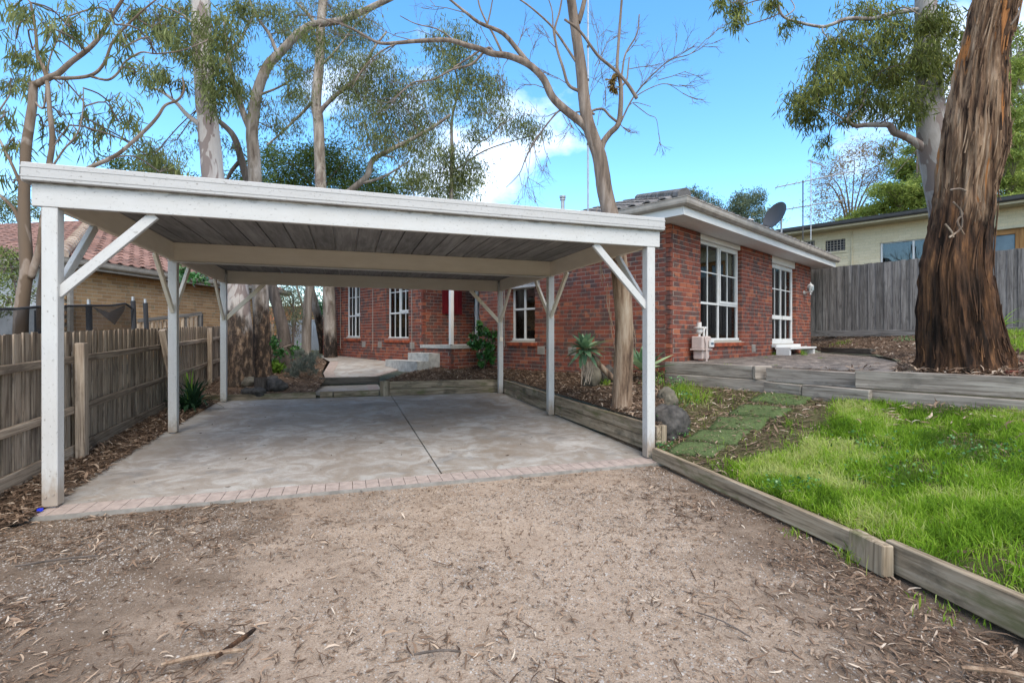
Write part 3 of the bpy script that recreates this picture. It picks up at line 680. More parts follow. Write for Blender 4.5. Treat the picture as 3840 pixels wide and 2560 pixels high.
# windows and doors
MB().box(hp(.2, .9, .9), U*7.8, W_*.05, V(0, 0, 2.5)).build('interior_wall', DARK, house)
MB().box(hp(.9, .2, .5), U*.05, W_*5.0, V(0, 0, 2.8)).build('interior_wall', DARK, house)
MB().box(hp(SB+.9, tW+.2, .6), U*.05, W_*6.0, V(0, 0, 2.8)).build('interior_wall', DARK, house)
window(house, HP, U, W_, 1.175, 3.145, 1.275, 3.27, 2, [2.03], {1: [2.66]}, awn=(1, ), fw=.06)
stick('window_head', hp(1.175, .06, 3.325), hp(3.145, .06, 3.325), .07, .1, CLEANWHITE, house, W_, .003)
sill(house, HP, U, -W_, 1.15, 3.24, 1.265, 24)
o = window(house, HP, U, W_, 5.035, 6.795, 1.17, 3.2, 2, [1.85], {1: [2.58]}, fw=.09, curtain=[(5.05, 5.85)], name='french_door')
for c in (5.12, 5.95): stick('door_rail', hp(c, .082, 1.24), hp(c+.76, .082, 1.24), .05, .12, CLEANWHITE, o, W_, .002)
for c in (5.13, 5.97): stick('door_rail', hp(c, .082, 1.85), hp(c+.74, .082, 1.85), .05, .10, CLEANWHITE, o, W_, .002)
stick('window_head', hp(5.035, .05, 3.29), hp(6.795, .05, 3.29), .07, .17, CLEANWHITE, house, W_, .003)
stick('door_threshold', hp(5.0, -.03, 1.12), hp(6.85, -.03, 1.12), .16, .07, CLEANWHITE, house, W_)
st_ = thing('door_step', 'white painted timber step on two legs below the glazed patio door', 'step', hp(5.9, -.3, .9))
stick('tread', hp(4.95, -.27, 1.065), hp(7.0, -.27, 1.065), .36, .045, CLEANWHITE, st_, W_)
for s in (5.0, 6.9): stick('leg', hp(s, -.27, .89), hp(s, -.27, 1.042), .12, .30, CLEANWHITE, st_, U)
window(house, PA, W_, U, 3.365, 4.155, 1.265, 2.52, 2, [2.0], {}, bars=False, curtain=[(3.8, 4.1)])
sill(house, PA, W_, -U, 3.28, 4.24, 1.255, 11)
stick('window_pelmet', hp(-.03, 3.2, 2.56), hp(-.03, 4.3, 2.56), .10, .15, WHITE, house, U)
for (a, b, z0, z1), n in zip(wB, (13, 11)):
    window(house, PB, W_, U, a+.005, b-.005, z0+.005, z1-.005, 2, [2.02], {1: [2.62]}, awn=(0, ), fw=.038, curtain=[(a+.05, a+.35)])
    sill(house, PB, W_, -U, a-.06, b+.06, z0-.005, n)
def vent(P, d, n_out, s, z):
    m = MB()
    for k in range(7): m.box(P+d*s+n_out*.001+V(0, 0, z+k*.024), d*.22, n_out*.01, V(0, 0, .012))
    m.box(P+d*s+n_out*.0005-n_out*.01+V(0, 0, z-.004), d*.22, n_out*.012, V(0, 0, .175)); m.build('air_vent', GUTTER, house)
vent(HP, U, -W_, 3.72, 1.0); vent(HP, U, -W_, 7.55, .93)
for t in (.95, 2.15, 3.05): vent(PA, W_, -U, t, .96)
for t in (6.95, 8.7, 9.7): vent(PB, W_, -U, t, 1.03)
for s_, x0, z0, z1 in (('A', 4.35, 1.1, 3.3), ('B', 7.05, .9, 3.2), ('B', 9.2, .95, 3.2), ('B', 11.4, .95, 3.2)):
    p = (hp(-.02, x0, 0) if s_ == 'A' else hp(SB-.02, x0, 0)); m = MB(); m.tube([p+V(0, 0, z0), p+V(0, 0, z1)], .009, 6); m.build('conduit', GUTTER, house)
# eaves, gutter, roof
EO = .44; s0, s1, t0, t1 = -EO, 8.69, -.47, 14.
m = MB(); m.box(hp(s0, t0, ZS), U*(s1-s0), W_*(EO+.3), V(0, 0, .02)); m.box(hp(s0, .0-.17, ZS+.001), U*(EO+.25), W_*5.6, V(0, 0, .02)); m.box(hp(SB-EO, 5.2, ZS+.002), U*2.8, W_*8.5, V(0, 0, .02)); m.build('soffit', SOFFIT, house)
FT = ZS+.15
for p0, p1, sd_ in ((hp(s0-.02, t0-.012, 0), hp(s1, t0-.012, 0), W_), (hp(s0-.012, t0+.0, 0), hp(s0-.012, 5.15, 0), U), (hp(SB-EO, 5.2, 0), hp(SB-EO, 14, 0), U), (hp(s1-.012, t0, 0), hp(s1-.012, t1, 0), U), (hp(SB-EO, 5.2, 0), hp(s0-.02, 5.2, 0), W_)):
    stick('fascia_board', p0+V(0, 0, ZS+.072), p1+V(0, 0, ZS+.072), .022, .165, CLEANWHITE, house, sd_, .002)
def gutter(p0, p1, out, root, m_=GUTTER, e0=0, e1=0):
    d = (p1-p0).normalized(); prof = [(.012, 0), (.07, .0), (.105, .025), (.115, .06), (.118, .115), (.128, .122), (.128, .132), (.10, .132), (.1, .06), (.012, .06)]
    m = MB(); n = len(prof); A = [p0+out*x+V(0, 0, z)+d*(-x*e0) for x, z in prof]; B_ = [p1+out*x+V(0, 0, z)+d*(x*e1) for x, z in prof]
    m.add(A+B_, [(i, (i+1) % n, n+(i+1) % n, n+i) for i in range(n)]+[tuple(range(n-1, -1, -1)), tuple(range(n, 2*n))]); return m.build('gutter', m_, root)
gutter(hp(s0-.02, t0-.02, FT-.02), hp(s1+.05, t0-.02, FT-.02), -W_, house, e0=1)
gutter(hp(s0-.02, t0-.02, FT-.02), hp(s0-.02, 5.0, FT-.02), -U, house, e0=1)
gutter(hp(SB-EO-.02, 5.1, FT-.02), hp(SB-EO-.02, 14, FT-.02), -U, house)
pit = math.tan(R(20)); zr = FT+.10
hw = (s1-s0)/2; m = MB(); rz = zr+hw*pit
A, B_, Cc, D_ = hp(s0-.05, t0-.05, zr), hp(s1+.05, t0-.05, zr), hp(s1+.05, t1, zr), hp(s0-.05, t1, zr); Rg0, Rg1 = hp((s0+s1)/2, t0+hw, rz), hp((s0+s1)/2, t1-hw, rz)
m.add([A, B_, Cc, D_, Rg0, Rg1], [(0, 1, 4), (1, 2, 5, 4), (2, 3, 5), (3, 0, 4, 5), (3, 2, 1, 0)])
m.add([hp(SB-EO-.05, 5.1, zr), hp(SB+3.6, 5.1, zr), hp(SB+3.6, 14, zr), hp(SB-EO-.05, 14, zr), hp(SB+1.6, 7.1, zr+2*pit), hp(SB+1.6, 12, zr+2*pit)], [(0, 1, 4), (1, 2, 5, 4), (2, 3, 5), (3, 0, 4, 5)])
rf = m.build('roof', TILEG, house)
def tiles(root, E0, d, up, n_rows, L, m_, pool_, cut=None, tw=.30, rl=.33, prof=None):
    """E0 eave corner, d along the eave, up = unit vector up the slope"""
    nrm = d.cross(up).normalized()
    if nrm.z < 0: nrm = -nrm
    for r in range(n_rows):
        n = int(L/tw)
        for k in range(n):
            x0 = k*tw+(.0)
            if cut and not cut(x0+tw/2, r*rl+rl/2): continue
            o = E0+d*x0+up*(r*rl)
            pr = [(0, .012), (.05, .05), (.11, .058), (.16, .035), (.2, .015), (.25, .012), (tw, .014)]
            vs_ = []
            for q, (lift0, l) in enumerate(((.035, 0), (.008, rl+.03))):
                for x, z in pr: vs_.append(o+d*(x*.985)+up*l+nrm*(z+lift0))
            np_ = len(pr)
            for x, z in pr: vs_.append(o+d*(x*.985)+nrm*(z+.012))
            fs = [(i, i+1, np_+i+1, np_+i) for i in range(np_-1)]+[(2*np_+i, 2*np_+i+1, i+1, i) for i in range(np_-1)]
            pool_.append((vs_, fs, random.random(), (o).length))
def emit_tiles(pool_, root, m_, nmax=300):
    pool_.sort(key=lambda q: q[3]); st = MB()
    for k, (v_, f_, t, _) in enumerate(pool_):
        if k < nmax: MB().add(v_, f_, t).build('roof_tile', m_, root)
        else: st.add(v_, f_, t)
    if st.v: struct(st.build('roof_tile', m_, root), 'stuff')
ca, sa = math.cos(R(20)), math.sin(R(20))
tp = []; tiles(rf, hp(s0-.05, t0-.05, zr), W_, U*ca+V(0, 0, sa), 9, 5.7, TILEG, tp, lambda x, y: x > y*ca+.1)
tiles(rf, hp(s0-.05, t0-.05, zr), U, W_*ca+V(0, 0, sa), 6, 8.8, TILEG, tp, lambda x, y: x > y*ca+.1)
emit_tiles(tp, rf, TILEG, 220)
m = MB()
for k in range(9): 
    p = A+(Rg0-A)*(k*.055); q = A+(Rg0-A)*(k*.055+.058); m.tube([p+V(0, 0, .05), q+V(0, 0, .065)], [.115, .10], 10)
m.build('ridge_capping', TILEG, rf)
p = at(2110, 800, 11.5); m = MB(); m.tube([p-V(0, 0, .6), p+V(0, 0, .33)], .045, 12); m.tube([p+V(0, 0, .36), p+V(0, 0, .40)], .075, 12); m.tube([p+V(0, 0, .30), p+V(0, 0, .34)], .065, 12); o = m.build('flue_pipe', GREYMET, house)
# mast, dish, lamp, gas meter
mast = thing('antenna_mast', 'tall thin grey pole rising from the house roof behind the bare tree', 'mast', at(2205, 800, 10.5))
m = MB(); m.tube([at(2205, 830, 10.5), at(2205, 400, 10.5), at(2205, -400, 10.5)], [.02, .019, .018], 8); m.build('pole', GREYMET, mast)
m = MB()
for y in (180, 305, 545): m.tube([at(2205, y, 10.5), at(2205, y-8, 10.5)], .028, 8)
m.build('clamp', DKMETAL, mast)
ds = thing('satellite_dish', 'charcoal satellite dish on a pole above the house roof edge', 'dish', at(2930, 870, 12.2))
DY = 12.2; c = at(2903, 806, DY); ax = V(-.86, -.28, .40).normalized(); e1 = ax.orthogonal(); e1 = V(0, 0, 1)-ax*ax.z; e1.normalize(); e2 = ax.cross(e1)
m = MB(); n = 28; rings = 6
for off in (0, -.014):
    vs_ = [c+ax*(off-.085)]; 
    for r in range(1, rings+1):
        f = r/rings
        for k in range(n): a = 2*math.pi*k/n; vs_.append(c+(e1*math.cos(a)*.355+e2*math.sin(a)*.325)*f+ax*(off-.085+.085*f*f))
    fs = [(0, 1+k, 1+(k+1) % n) for k in range(n)]+[(1+r*n+k, 1+(r+1)*n+k, 1+(r+1)*n+(k+1) % n, 1+r*n+(k+1) % n) for r in range(rings-1) for k in range(n)]
    m.add(vs_, fs)
m.build('reflector', DISHM, ds, True)
pb = at(2930, 885, DY); m = MB(); m.tube([pb-V(0, 0, .2), V(pb.x, pb.y, c.z+.02)], .022, 8); m.build('pole', GREYMET, ds)
m = MB(); m.tube([c-ax*.10, c-ax*.17, V(pb.x, pb.y, c.z)], .035, 8); m.box(c-ax*.14-e1*.12-e2*.05, e1*.24, e2*.1, ax*.04); m.build('bracket', GREYMET, ds)
lb = at(2815, 827, DY-.2); m = MB(); m.tube([c-e1*.33+ax*.0, lb+V(.10, 0, -.05)], .014, 6); m.build('feed_arm', DKMETAL, ds)
m = MB(); m.tube([lb+V(-.06, 0, .03), lb+V(.06, 0, -.0)], .032, 8); m.tube([lb+V(-.02, 0, 0), lb+V(-.02, 0, -.05)], .02, 6); m.build('receiver', GREYMET, ds)
lt = thing('wall_lantern', 'white carriage lamp on the brick pier right of the patio door', 'lamp', hp(7.55, -.1, 2.6))
LP = hp(7.5, -.17, 2.72); m = MB(); m.lathe(LP, [(.045, -.12), (.05, -.11), (.085, .05), (.09, .06), (.03, .11), (.01, .15), (.005, .16)], 6); m.build('lantern', CLEANWHITE, lt)
m = MB(); m.tube([hp(7.5, -.17, 2.60), hp(7.5, -.17, 2.53)], .018, 8); m.tube([hp(7.5, -.17, 2.59), hp(7.5, -.09, 2.62), hp(7.5, -.03, 2.6)], .012, 6); m.tube([hp(7.5, -.03, 2.6), hp(7.5, 0, 2.6)], .055, 10); m.build('arm', CLEANWHITE, lt)
m = MB()
for k in range(6):
    a = 2*math.pi*(k+.5)/6; m.box(LP+V(math.cos(a)*.064-.012, math.sin(a)*.064-.012, -.08), V(.024, 0, 0), V(0, .024, 0), V(0, 0, .11))
m.build('lamp_glass', LEADG, lt)
gm = thing('gas_meter', 'taupe gas meter with white pipes at the foot of the brick corner', 'gas meter', hp(.86, -.2, .9))
q = lambda s, t, z: hp(s, t, z)
def rbox(name, s_, t_, z_, ds_, dt, dz, m_, root):
    o = stick(name, q(s_, t_, z_+dz/2), q(s_+ds_, t_, z_+dz/2), dt, dz, m_, root, W_, .025); o.modifiers[0].segments = 3; return o
rbox('body', .62, -.19, 1.12, .36, .22, .24, TAUPE, gm); rbox('body', .66, -.19, .93, .28, .19, .18, TAUPE, gm); stick('flange', q(.60, -.19, 1.115), q(1.0, -.19, 1.115), .25, .03, TAUPE, gm, W_)
m = MB(); m.tube([q(.70, -.2, 1.36), q(.70, -.2, 1.44), q(.68, -.2, 1.5)], .022, 10); m.lathe(q(.70, -.2, 1.50), [(.03, -.1), (.06, -.06), (.06, 0), (.10, .01), (.10, .035), (.04, .04), (.04, .12), (.0, .12)], 14); m.build('regulator', simple('meter_pipe', (.62, .58, .54), .5), gm)
m = MB(); m.tube([q(.88, -.2, 1.35), q(.88, -.2, 1.46)]+[q(.945-.065*math.cos(a), -.2, 1.46+.065*math.sin(a)) for a in (.5, 1.0, 1.57, 2.1, 2.6)]+[q(1.01, -.2, 1.46), q(1.01, -.19, 1.3)], .02, 8); m.build('pipe', CLEANWHITE, gm)
m = MB(); m.tube([q(.72, -.33, .90), q(.72, -.33, 1.2), q(.70, -.3, 1.36)], .017, 8); m.build('pipe', TAUPE, gm)
o = MB().box(q(.85, -.345, 1.16), U*.15, W_*.03, V(0, 0, .12)).build('dial', CLEANWHITE, gm); MB().box(q(.87, -.349, 1.20), U*.11, W_*.004, V(0, 0, .045)).build('dial_window', LEADG, o)
# ------------------------------------------------------------------ left paling fence
lf = thing('paling_fence', 'brown weathered paling fence with a leaning post left of the carport', 'fence', V(fnx(6), 6, 0))
fd = V(-.343, .939, 0).normalized(); fn = V(.939, .343, 0)
ftop = lambda Y: 1.37+(Y-4.2)*.030
yy = 2.9; k = 0
pals = []
while yy < 25.5:
    z0 = fbase(yy)+.10; z1 = ftop(yy)+random.uniform(-.013, .010)
    c = V(fnx(yy), yy, 0)-fn*(.018 if k % 2 else .036); ln = random.uniform(-.012, .012)+(.05 if 7.2 < yy < 9.5 else 0)*0
    pals.append((c+V(0, 0, z0), c+fd*ln+V(0, 0, z1))); yy += .0735; k += 1
for k, (p, q_) in enumerate(pals[:300]): stick('paling', p, q_, .088 if k % 2 else .095, .014, PALING, lf, fd, 0)
for Y0, Y1 in ((2.6, 5.35), (5.35, 8.25), (8.25, 11.1), (11.1, 14), (14, 17), (17, 20), (20, 23), (23, 25.5)):
    for k, dz in enumerate((.30, .84)):
        stick('rail', V(fnx(Y0), Y0, ftop(Y0)-dz)+fn*.022+fd*.01, V(fnx(Y1), Y1, ftop(Y1)-dz)+fn*.022-fd*.01, .045, .075, PALING, lf, fn, .006, .004)
    stick('plinth', V(fnx(Y0), Y0, fbase(Y0)+.07)+fn*.018+fd*.01, V(fnx(Y1), Y1, fbase(Y1)+.07)+fn*.018-fd*.01, .035, .15, PALING, lf, fn, .005, .003)
    lean = .16 if Y1 == 8.25 else 0.
    stick('post', V(fnx(Y1), Y1, -.05)+fn*(.10+lean*.9)-fd*0, V(fnx(Y1), Y1, ftop(Y1)-(.12 if Y1 < 6 else .03))+fn*.09-fd*(lean*2.0), .10, .09, PALING, lf, fd, .006, .004)
# ------------------------------------------------------------------ right fence
rfn = thing('paling_fence', 'tall grey paling fence on the bank behind the patio', 'fence', V(10, 14, 1.5))
r0 = hp(8.95, 2.2, 0); n_pal = 106; rd = -W_
for k in range(n_pal):
    c = r0+rd*(k*.094)+U*(.0 if k % 2 else .016); f = k/85.
    base = 1.35+.14*max(0, f-.2)+.04; top = 3.39+.11*f
    stick('paling', c+V(0, 0, base), c+V(0, 0, top+random.uniform(-.012, .012)), .098 if k % 2 else .104, .014, PALING2, rfn, rd, 0)
stick('plinth', r0-U*.02+V(0, 0, 1.435), r0-U*.02+rd*4.6+V(0, 0, 1.46), .03, .17, PALING2, rfn, U); stick('plinth', r0-U*.02+rd*4.6+V(0, 0, 1.46), r0-U*.02+rd*10+V(0, 0, 1.60), .03, .17, PALING2, rfn, U)
stick('back_rail', r0+U*.05+V(0, 0, 3.1), r0+U*.05+rd*10+V(0, 0, 3.2), .05, .07, PALING2, rfn, U)  # horizontal timber rail on the far side of the palings
MB().box(hp(9.4, -12, .8), V(30, 0, 0), V(0, 0, .4), V(0, 26, 0)).build('neighbour_yard', FAR)['kind'] = 'structure'
# ------------------------------------------------------------------ cream neighbour building
cb = thing('cream_building', 'cream painted brick building behind the tall grey fence on the right', 'building', hp(11, -3, 1.5))
sB = 11.2; P_ = hp(sB, 2.6, 0); cd = -W_; cin = U; cpool = []
def cs(x):  # distance along the wall that pixel column x looks at
    mm = (x-1920)/F; return (P_.x-mm*P_.y)/(mm*cd.y-cd.x)
def cz_(x, y): s = cs(x); Y = (P_+cd*s).y; return H-(y-CY)*Y/F
LB = cs(3840)+5
op = [(cs(3095), cs(3170), cz_(3130, 943), cz_(3130, 896)), (cs(2990), cs(3055), cz_(3030, 935), cz_(3030, 905)), (cs(3300), cs(3560), cz_(3300, 1000)-.3, cz_(3300, 908)), (cs(3703), cs(3840)+1.2, 2.4, cz_(3703, 868))]
brickwall(cb, P_, cd, cin, LB, 2.9, cz_(3300, 832)-.0, op, (BRICKC, MORTARC), cpool, (0, .16), bl=.29, ch=.095)
emit(cpool, cb, BRICKC, 300)
zc0 = cz_(2950, 880); zc1 = cz_(3839, 756); 
ge0 = P_-cd*2.3-U*.55; ge1 = P_+cd*LB-U*.55; zg = cz_(3300, 836)
gutter(ge0+V(0, 0, zg), ge1+V(0, 0, zg), -U, cb, DKMETAL)
MB().box(ge0+V(0, 0, zg-.06), ge1-ge0, U*.7, V(0, 0, .055)).build('soffit', MORTARC, cb)
m = MB(); m.add([ge0+V(0, 0, zg+.08), ge1+V(0, 0, zg+.08), ge1+U*6+V(0, 0, zg+.7), ge0+U*6+V(0, 0, zg+.7)], [(0, 1, 2, 3)]); m.build('roof', GREYMET, cb)
for k, (a, b, z0, z1) in enumerate(op[:2]):
    o = MB().box(P_+cd*a+cin*.06+V(0, 0, z0), cd*(b-a), cin*.02, V(0, 0, z1-z0)).build('window', DARK, cb)
    m = MB()
    n = int((b-a)/.09)
    for i in range(n): m.tube([P_+cd*(a+(b-a)*(i+.5)/n)+cin*.04+V(0, 0, z0), P_+cd*(a+(b-a)*(i+.5)/n)+cin*.04+V(0, 0, z1)], .012, 4)
    for i in range(5): m.tube([P_+cd*a+cin*.045+V(0, 0, z0+(z1-z0)*(i+.5)/5), P_+cd*b+cin*.045+V(0, 0, z0+(z1-z0)*(i+.5)/5)], .01, 4)
    m.build('grille', GUTTER, o)
    MB().box(P_+cd*(a-.04)-cin*.03+V(0, 0, z0-.06), cd*(b-a+.08), cin*.1, V(0, 0, .055)).build('window_sill', BRICKC, cb)
a, b, z0, z1 = op[2]
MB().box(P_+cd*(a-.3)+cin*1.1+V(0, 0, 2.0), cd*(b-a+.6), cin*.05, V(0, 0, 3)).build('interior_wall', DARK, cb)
window(cb, P_, cd, cin, a+.01, b-.01, z0+.01, z1-.01, 2, [], {}, bars=False, fw=.05, curtain=[(a+.1, b-.2)], setb=.04)
a, b, z0, z1 = op[3]
o = MB().box(P_+cd*a+cin*.08+V(0, 0, z0), cd*(b-a), cin*.03, V(0, 0, z1-z0)).build('door', DKMETAL, cb)
nn = 3; wd = (b-a)/nn
for i in range(nn):
    for q_ in (0, wd-.09): stick('door_stile', P_+cd*(a+i*wd+q_+.045)+cin*.05+V(0, 0, z0), P_+cd*(a+i*wd+q_+.045)+cin*.05+V(0, 0, z1), .085, .05, TIMBERD, o, cd, .003)
    stick('door_rail', P_+cd*(a+i*wd+.09)+cin*.05+V(0, 0, z1-.07), P_+cd*(a+i*wd+wd-.09)+cin*.05+V(0, 0, z1-.07), .05, .14, TIMBERD, o, cin, .003)
    MB().box(P_+cd*(a+i*wd+.10)+cin*.06+V(0, 0, z0), cd*(wd-.2), cin*.01, V(0, 0, z1-z0-.15)).build('pane', LEADG, o)
stick('door_lintel', P_+cd*(a-.1)-cin*.03+V(0, 0, z1+.04), P_+cd*b-cin*.03+V(0, 0, z1+.04), .05, .07, MORTARC, cb, cin)
m = MB(); m.tube([P_+cd*cs(3195)-cin*.03+V(0, 0, 3.0), P_+cd*cs(3195)-cin*.03+V(0, 0, zg-.1)], .02, 6); m.build('downpipe', BRICKC, cb)
# TV antennas on its roof
def yagi(root, c, d, L, nel, el, up=V(0, 0, 1)):
    m = MB(); m.tube([c-d*L*.45, c+d*L*.55], .018, 6); m.build('boom', GREYMET, root)
    e = d.cross(up).normalized(); m = MB()
    for i in range(nel):
        p = c+d*(L*(-.43+.96*i/(nel-1))); l = el*(.75+.25*math.sin(i*2.1)); m.tube([p-e*l, p+e*l], .008, 4)
    m.build('element', GREYMET, root)
AY = 16.5
an = thing('tv_antenna', 'taller television antenna mast with two yagi booms above the cream building', 'antenna', at(3041, 870, AY))
m = MB(); m.tube([at(3041, 900, AY), at(3041, 598, AY)], .016, 6); m.build('mast', GREYMET, an)
d1 = (at(3161, 649, AY-.3)-at(2918, 700, AY+.3)).normalized(); yagi(an, at(3039, 676, AY), d1, 2.35, 9, .42); d2 = (at(3086, 620, AY)-at(3035, 602, AY)).normalized(); yagi(an, at(3055, 610, AY), d2, .5, 9, .14)
an = thing('tv_antenna', 'shorter dark antenna mast with one low boom beside the satellite dish', 'antenna', at(3011, 870, AY-.4))
m = MB(); m.tube([at(3011, 900, AY-.4), at(3011, 676, AY-.4)], .02, 6); m.build('mast', DKMETAL, an)
d1 = (at(3136, 755, AY-.7)-at(2937, 787, AY-.1)).normalized(); yagi(an, at(3030, 772, AY-.4), d1, 1.8, 6, .3)
# ------------------------------------------------------------------ left neighbour house
nh = thing('neighbour_house', 'orange brick house with brown tiled hip roof beyond the left fence', 'house', V(-10, 12, 0))
g_ = V(.15, 1, 0).normalized(); gi = V(-g_.y, g_.x, 0); NP = V(-9.76-.02, 10.9, 0); npool = []
brickwall(nh, NP, g_, gi, 5.0, .8, 2.85, [], (BRICKO, MORTARO), npool, (0, .12)); emit(npool, nh, BRICKO, 300)
MB().box(NP+gi*.11+V(0, 0, 0), g_*6.9, gi*5, V(0, 0, 2.85)).build('inner_wall', MORTARO, nh)
MB().box(NP+g_*5.02+gi*.02+V(0, 0, .9), g_*.9, gi*.06, V(0, 0, 1.95)).build('window', simple('taupe_panel', (.28, .23, .2), .6), nh)
q2 = []; brickwall(nh, NP+g_*5.95, g_, gi, .93, 1., 2.85, [], (BRICKO, MORTARO), q2, (0, .12)); st = MB()
for p, a, b, c_, t in q2: st.box(p, a, b, c_, t)
struct(st.build('brick', BRICKO, nh), 'stuff')
MB().box(NP-g_*.02+gi*.12+V(0, 0, 0), gi*8, g_*-.1, V(0, 0, 2.85)).build('front_wall', simple('grey_render', (.36, .37, .39), .8), nh)
stick('downpipe', NP-gi*.05+g_*.06+V(0, 0, .5), NP-gi*.05+g_*.06+V(0, 0, 2.85), .09, .07, GUTTER, nh, g_)
ev = .45; zE = 2.86
E = NP-gi*ev-g_*ev
MB().box(E+V(0, 0, zE), g_*8, gi*(ev+.1), V(0, 0, .02)).build('soffit', GUTTER, nh)
gutter(E+V(0, 0, zE+.02), E+g_*8+V(0, 0, zE+.02), -gi, nh, e0=1); gutter(E+gi*9+V(0, 0, zE+.02), E+V(0, 0, zE+.02), -g_, nh, e1=1)
stick('fascia_board', E+V(0, 0, zE+.03)-gi*.005, E+g_*8+V(0, 0, zE+.03)-gi*.005, .02, .14, GUTTER, nh, gi); stick('fascia_board', E+V(0, 0, zE+.03), E+gi*9+V(0, 0, zE+.03), .02, .14, GUTTER, nh, g_)
zz0 = zE+.14; an22 = R(22); hwid = 5.4; rz = zz0+hwid*math.tan(an22)
m = MB(); E0 = E+V(0, 0, zz0)
m.add([E0, E0+g_*8, E0+g_*8+gi*2*hwid, E0+gi*2*hwid+g_*0, E0+gi*hwid+g_*hwid+V(0, 0, rz-zz0), E0+gi*hwid+g_*6.6+V(0, 0, rz-zz0)], [(1, 0, 4, 5), (0, 3, 4), (3, 2, 5, 4), (2, 1, 5)])
nrf = m.build('roof', TILE, nh); ca, sa = math.cos(an22), math.sin(an22); tp = []
tiles(nrf, E0, g_, gi*ca+V(0, 0, sa), 17, 7.9, TILE, tp, lambda x, y: x > y*ca+.08 and x < 7.9-y*ca*.26)
tiles(nrf, E0, gi, g_*ca+V(0, 0, sa), 17, 9.5, TILE, tp, lambda x, y: x > y*ca+.08)
emit_tiles(tp, nrf, TILE, 300)
m = MB(); hv = E0+gi*hwid+g_*hwid+V(0, 0, rz-zz0)-E0
for k in range(20):
    p = E0+hv*(k/20.); q_ = E0+hv*((k+1.12)/20.); m.tube([p+V(0, 0, .075), q_+V(0, 0, .05)], [.12, .105], 10, random.random())
m.build('hip_capping', TILEH, nrf)
# timber screen next door
ts = thing('timber_screen', 'grey timber screen with sloping handrail behind the left fence', 'screen', at(640, 1240, 12.3))
TY = 12.3
stick('handrail', at(515, 1203, TY-.6), at(757, 1176, TY+.3), .07, .09, PALING2, ts)
stick('post', at(752, 1300, TY+.3), at(752, 1175, TY+.3), .09, .09, PALING2, ts); stick('post', at(699, 1300, TY+.1), at(699, 1184, TY+.1), .08, .08, PALING2, ts)
for k in range(14): stick('board', at(520+k*16.5, 1300, TY-.58+k*.06), at(520+k*16.5, 1212-k*1.8, TY-.58+k*.06), .075, .02, PALING, ts, None, 0)
# trampoline
tr = thing('trampoline', 'trampoline with sagging black safety net behind the left fence', 'trampoline', V(-6.8, 7.2, 0))
def pole(x0, y0, x1, y1, Y):
    m = MB(); a, b = at(x1, y1+190, Y), at(x0, y0+14, Y); m.tube([a, b], .036, 10); o = m.build('padded_pole', BLACKFOAM, tr)
    m = MB(); m.tube([b, b+(b-a).normalized()*.07], .02, 8); m.build('pole_tip', GREYMET, o)
pole(333, 1127, 340, 1241, 6.9); pole(499, 1114, 510, 1233, 8.2); pole(545, 1122, 558, 1230, 8.7); pole(143, 1150, 143, 1245, 6.1)
fy = lambda x: 2.79/((1920-x)/F-.365)+.75
m = MB(); nx, nz = 40, 10; topl = [(-40, 1158), (60, 1158), (145, 1150), (245, 1147), (333, 1146), (420, 1145), (470, 1138), (500, 1160)]
for i in range(nx+1):
    f = i/nx; k = f*(len(topl)-1); j = min(int(k), len(topl)-2); k -= j; x = topl[j][0]*(1-k)+topl[j+1][0]*k; y = topl[j][1]*(1-k)+topl[j+1][1]*k
    Y = fy(x)
    for q_ in range(nz+1):
        g = q_/nz; p = at(x+10*math.sin(g*3+f*9), y+g*170, Y+.08*math.sin(f*23+g*4)); m.v.append(tuple(p))
for i in range(nx):
    for q_ in range(nz): a = i*(nz+1)+q_; m.f.append((a, a+nz+1, a+nz+2, a+1)); m.t.append(.5)
m.build('safety_net', NET, tr, True)
m = MB(); m.tube([at(a, b, fy(a)) for i, (a, b) in enumerate(topl)], .014, 6); m.build('net_hem', BLACKFOAM, tr)
m = MB()
A_, B2 = (333, 1146), (470, 1140)
for i in range(12):
    f = i/11; p0 = at(345+f*85, 1150+f*68, 7.3); p1 = at(470-f*5, 1142+f*25, 7.7); m.v += [tuple(p0), tuple(p0.lerp(p1, .5)+V(0, 0, -.10*(1-f))), tuple(p1)]
for i in range(11):
    for k in range(2): a = i*3+k; m.f.append((a, a+1, a+4, a+3)); m.t.append(.5)
m.build('net_fold', NET, tr, True)
m = MB(); cc = V(-7.7, 8.2, .78)
m.tube([cc+V(1.3*math.cos(a*.2618), 1.3*math.sin(a*.2618), 0) for a in range(25)], .05, 8, cap=False); m.build('frame_ring', BLACKFOAM, tr)
# metal fence at the back of the side yard
mf = thing('metal_fence', 'pale grey ribbed metal fence at the end of the side path', 'fence', at(1150, 1315, 23))
A_, B2 = at(1075, 1322, 24.5), at(1235, 1312, 22.5); L = (B2-A_).length; md = (B2-A_); md.z = 0; md.normalize()
for k in range(int(L/.19)):
    p = V(A_.x, A_.y, .55)+md*(k*.19); m = MB(); m.box(p, md*.15, V(-md.y, md.x, 0)*.02, V(0, 0, 1.55)); m.box(p+md*.152-V(-md.y, md.x, 0)*.015, md*.034, V(-md.y, md.x, 0)*.03, V(0, 0, 1.55)); m.build('panel', COLORB, mf)
stick('top_rail', V(A_.x, A_.y, 2.12), V(B2.x, B2.y, 2.12), .05, .05, COLORB, mf)
bf = thing('terracotta_wall', 'terracotta brick wall of a house far behind the trunks', 'wall', at(1130, 1200, 30)); fp = []
brickwall(bf, V(-16, 30, 0), V(1, 0, 0), V(0, 1, 0), 5.5, .5, 3.2, [], (BRICKF, MORTAR), fp, (0, .12)); st = MB()
for p, a, b, c_, t in fp: st.box(p, a, b, c_, t)
struct(st.build('brick', BRICKF, bf), 'stuff')
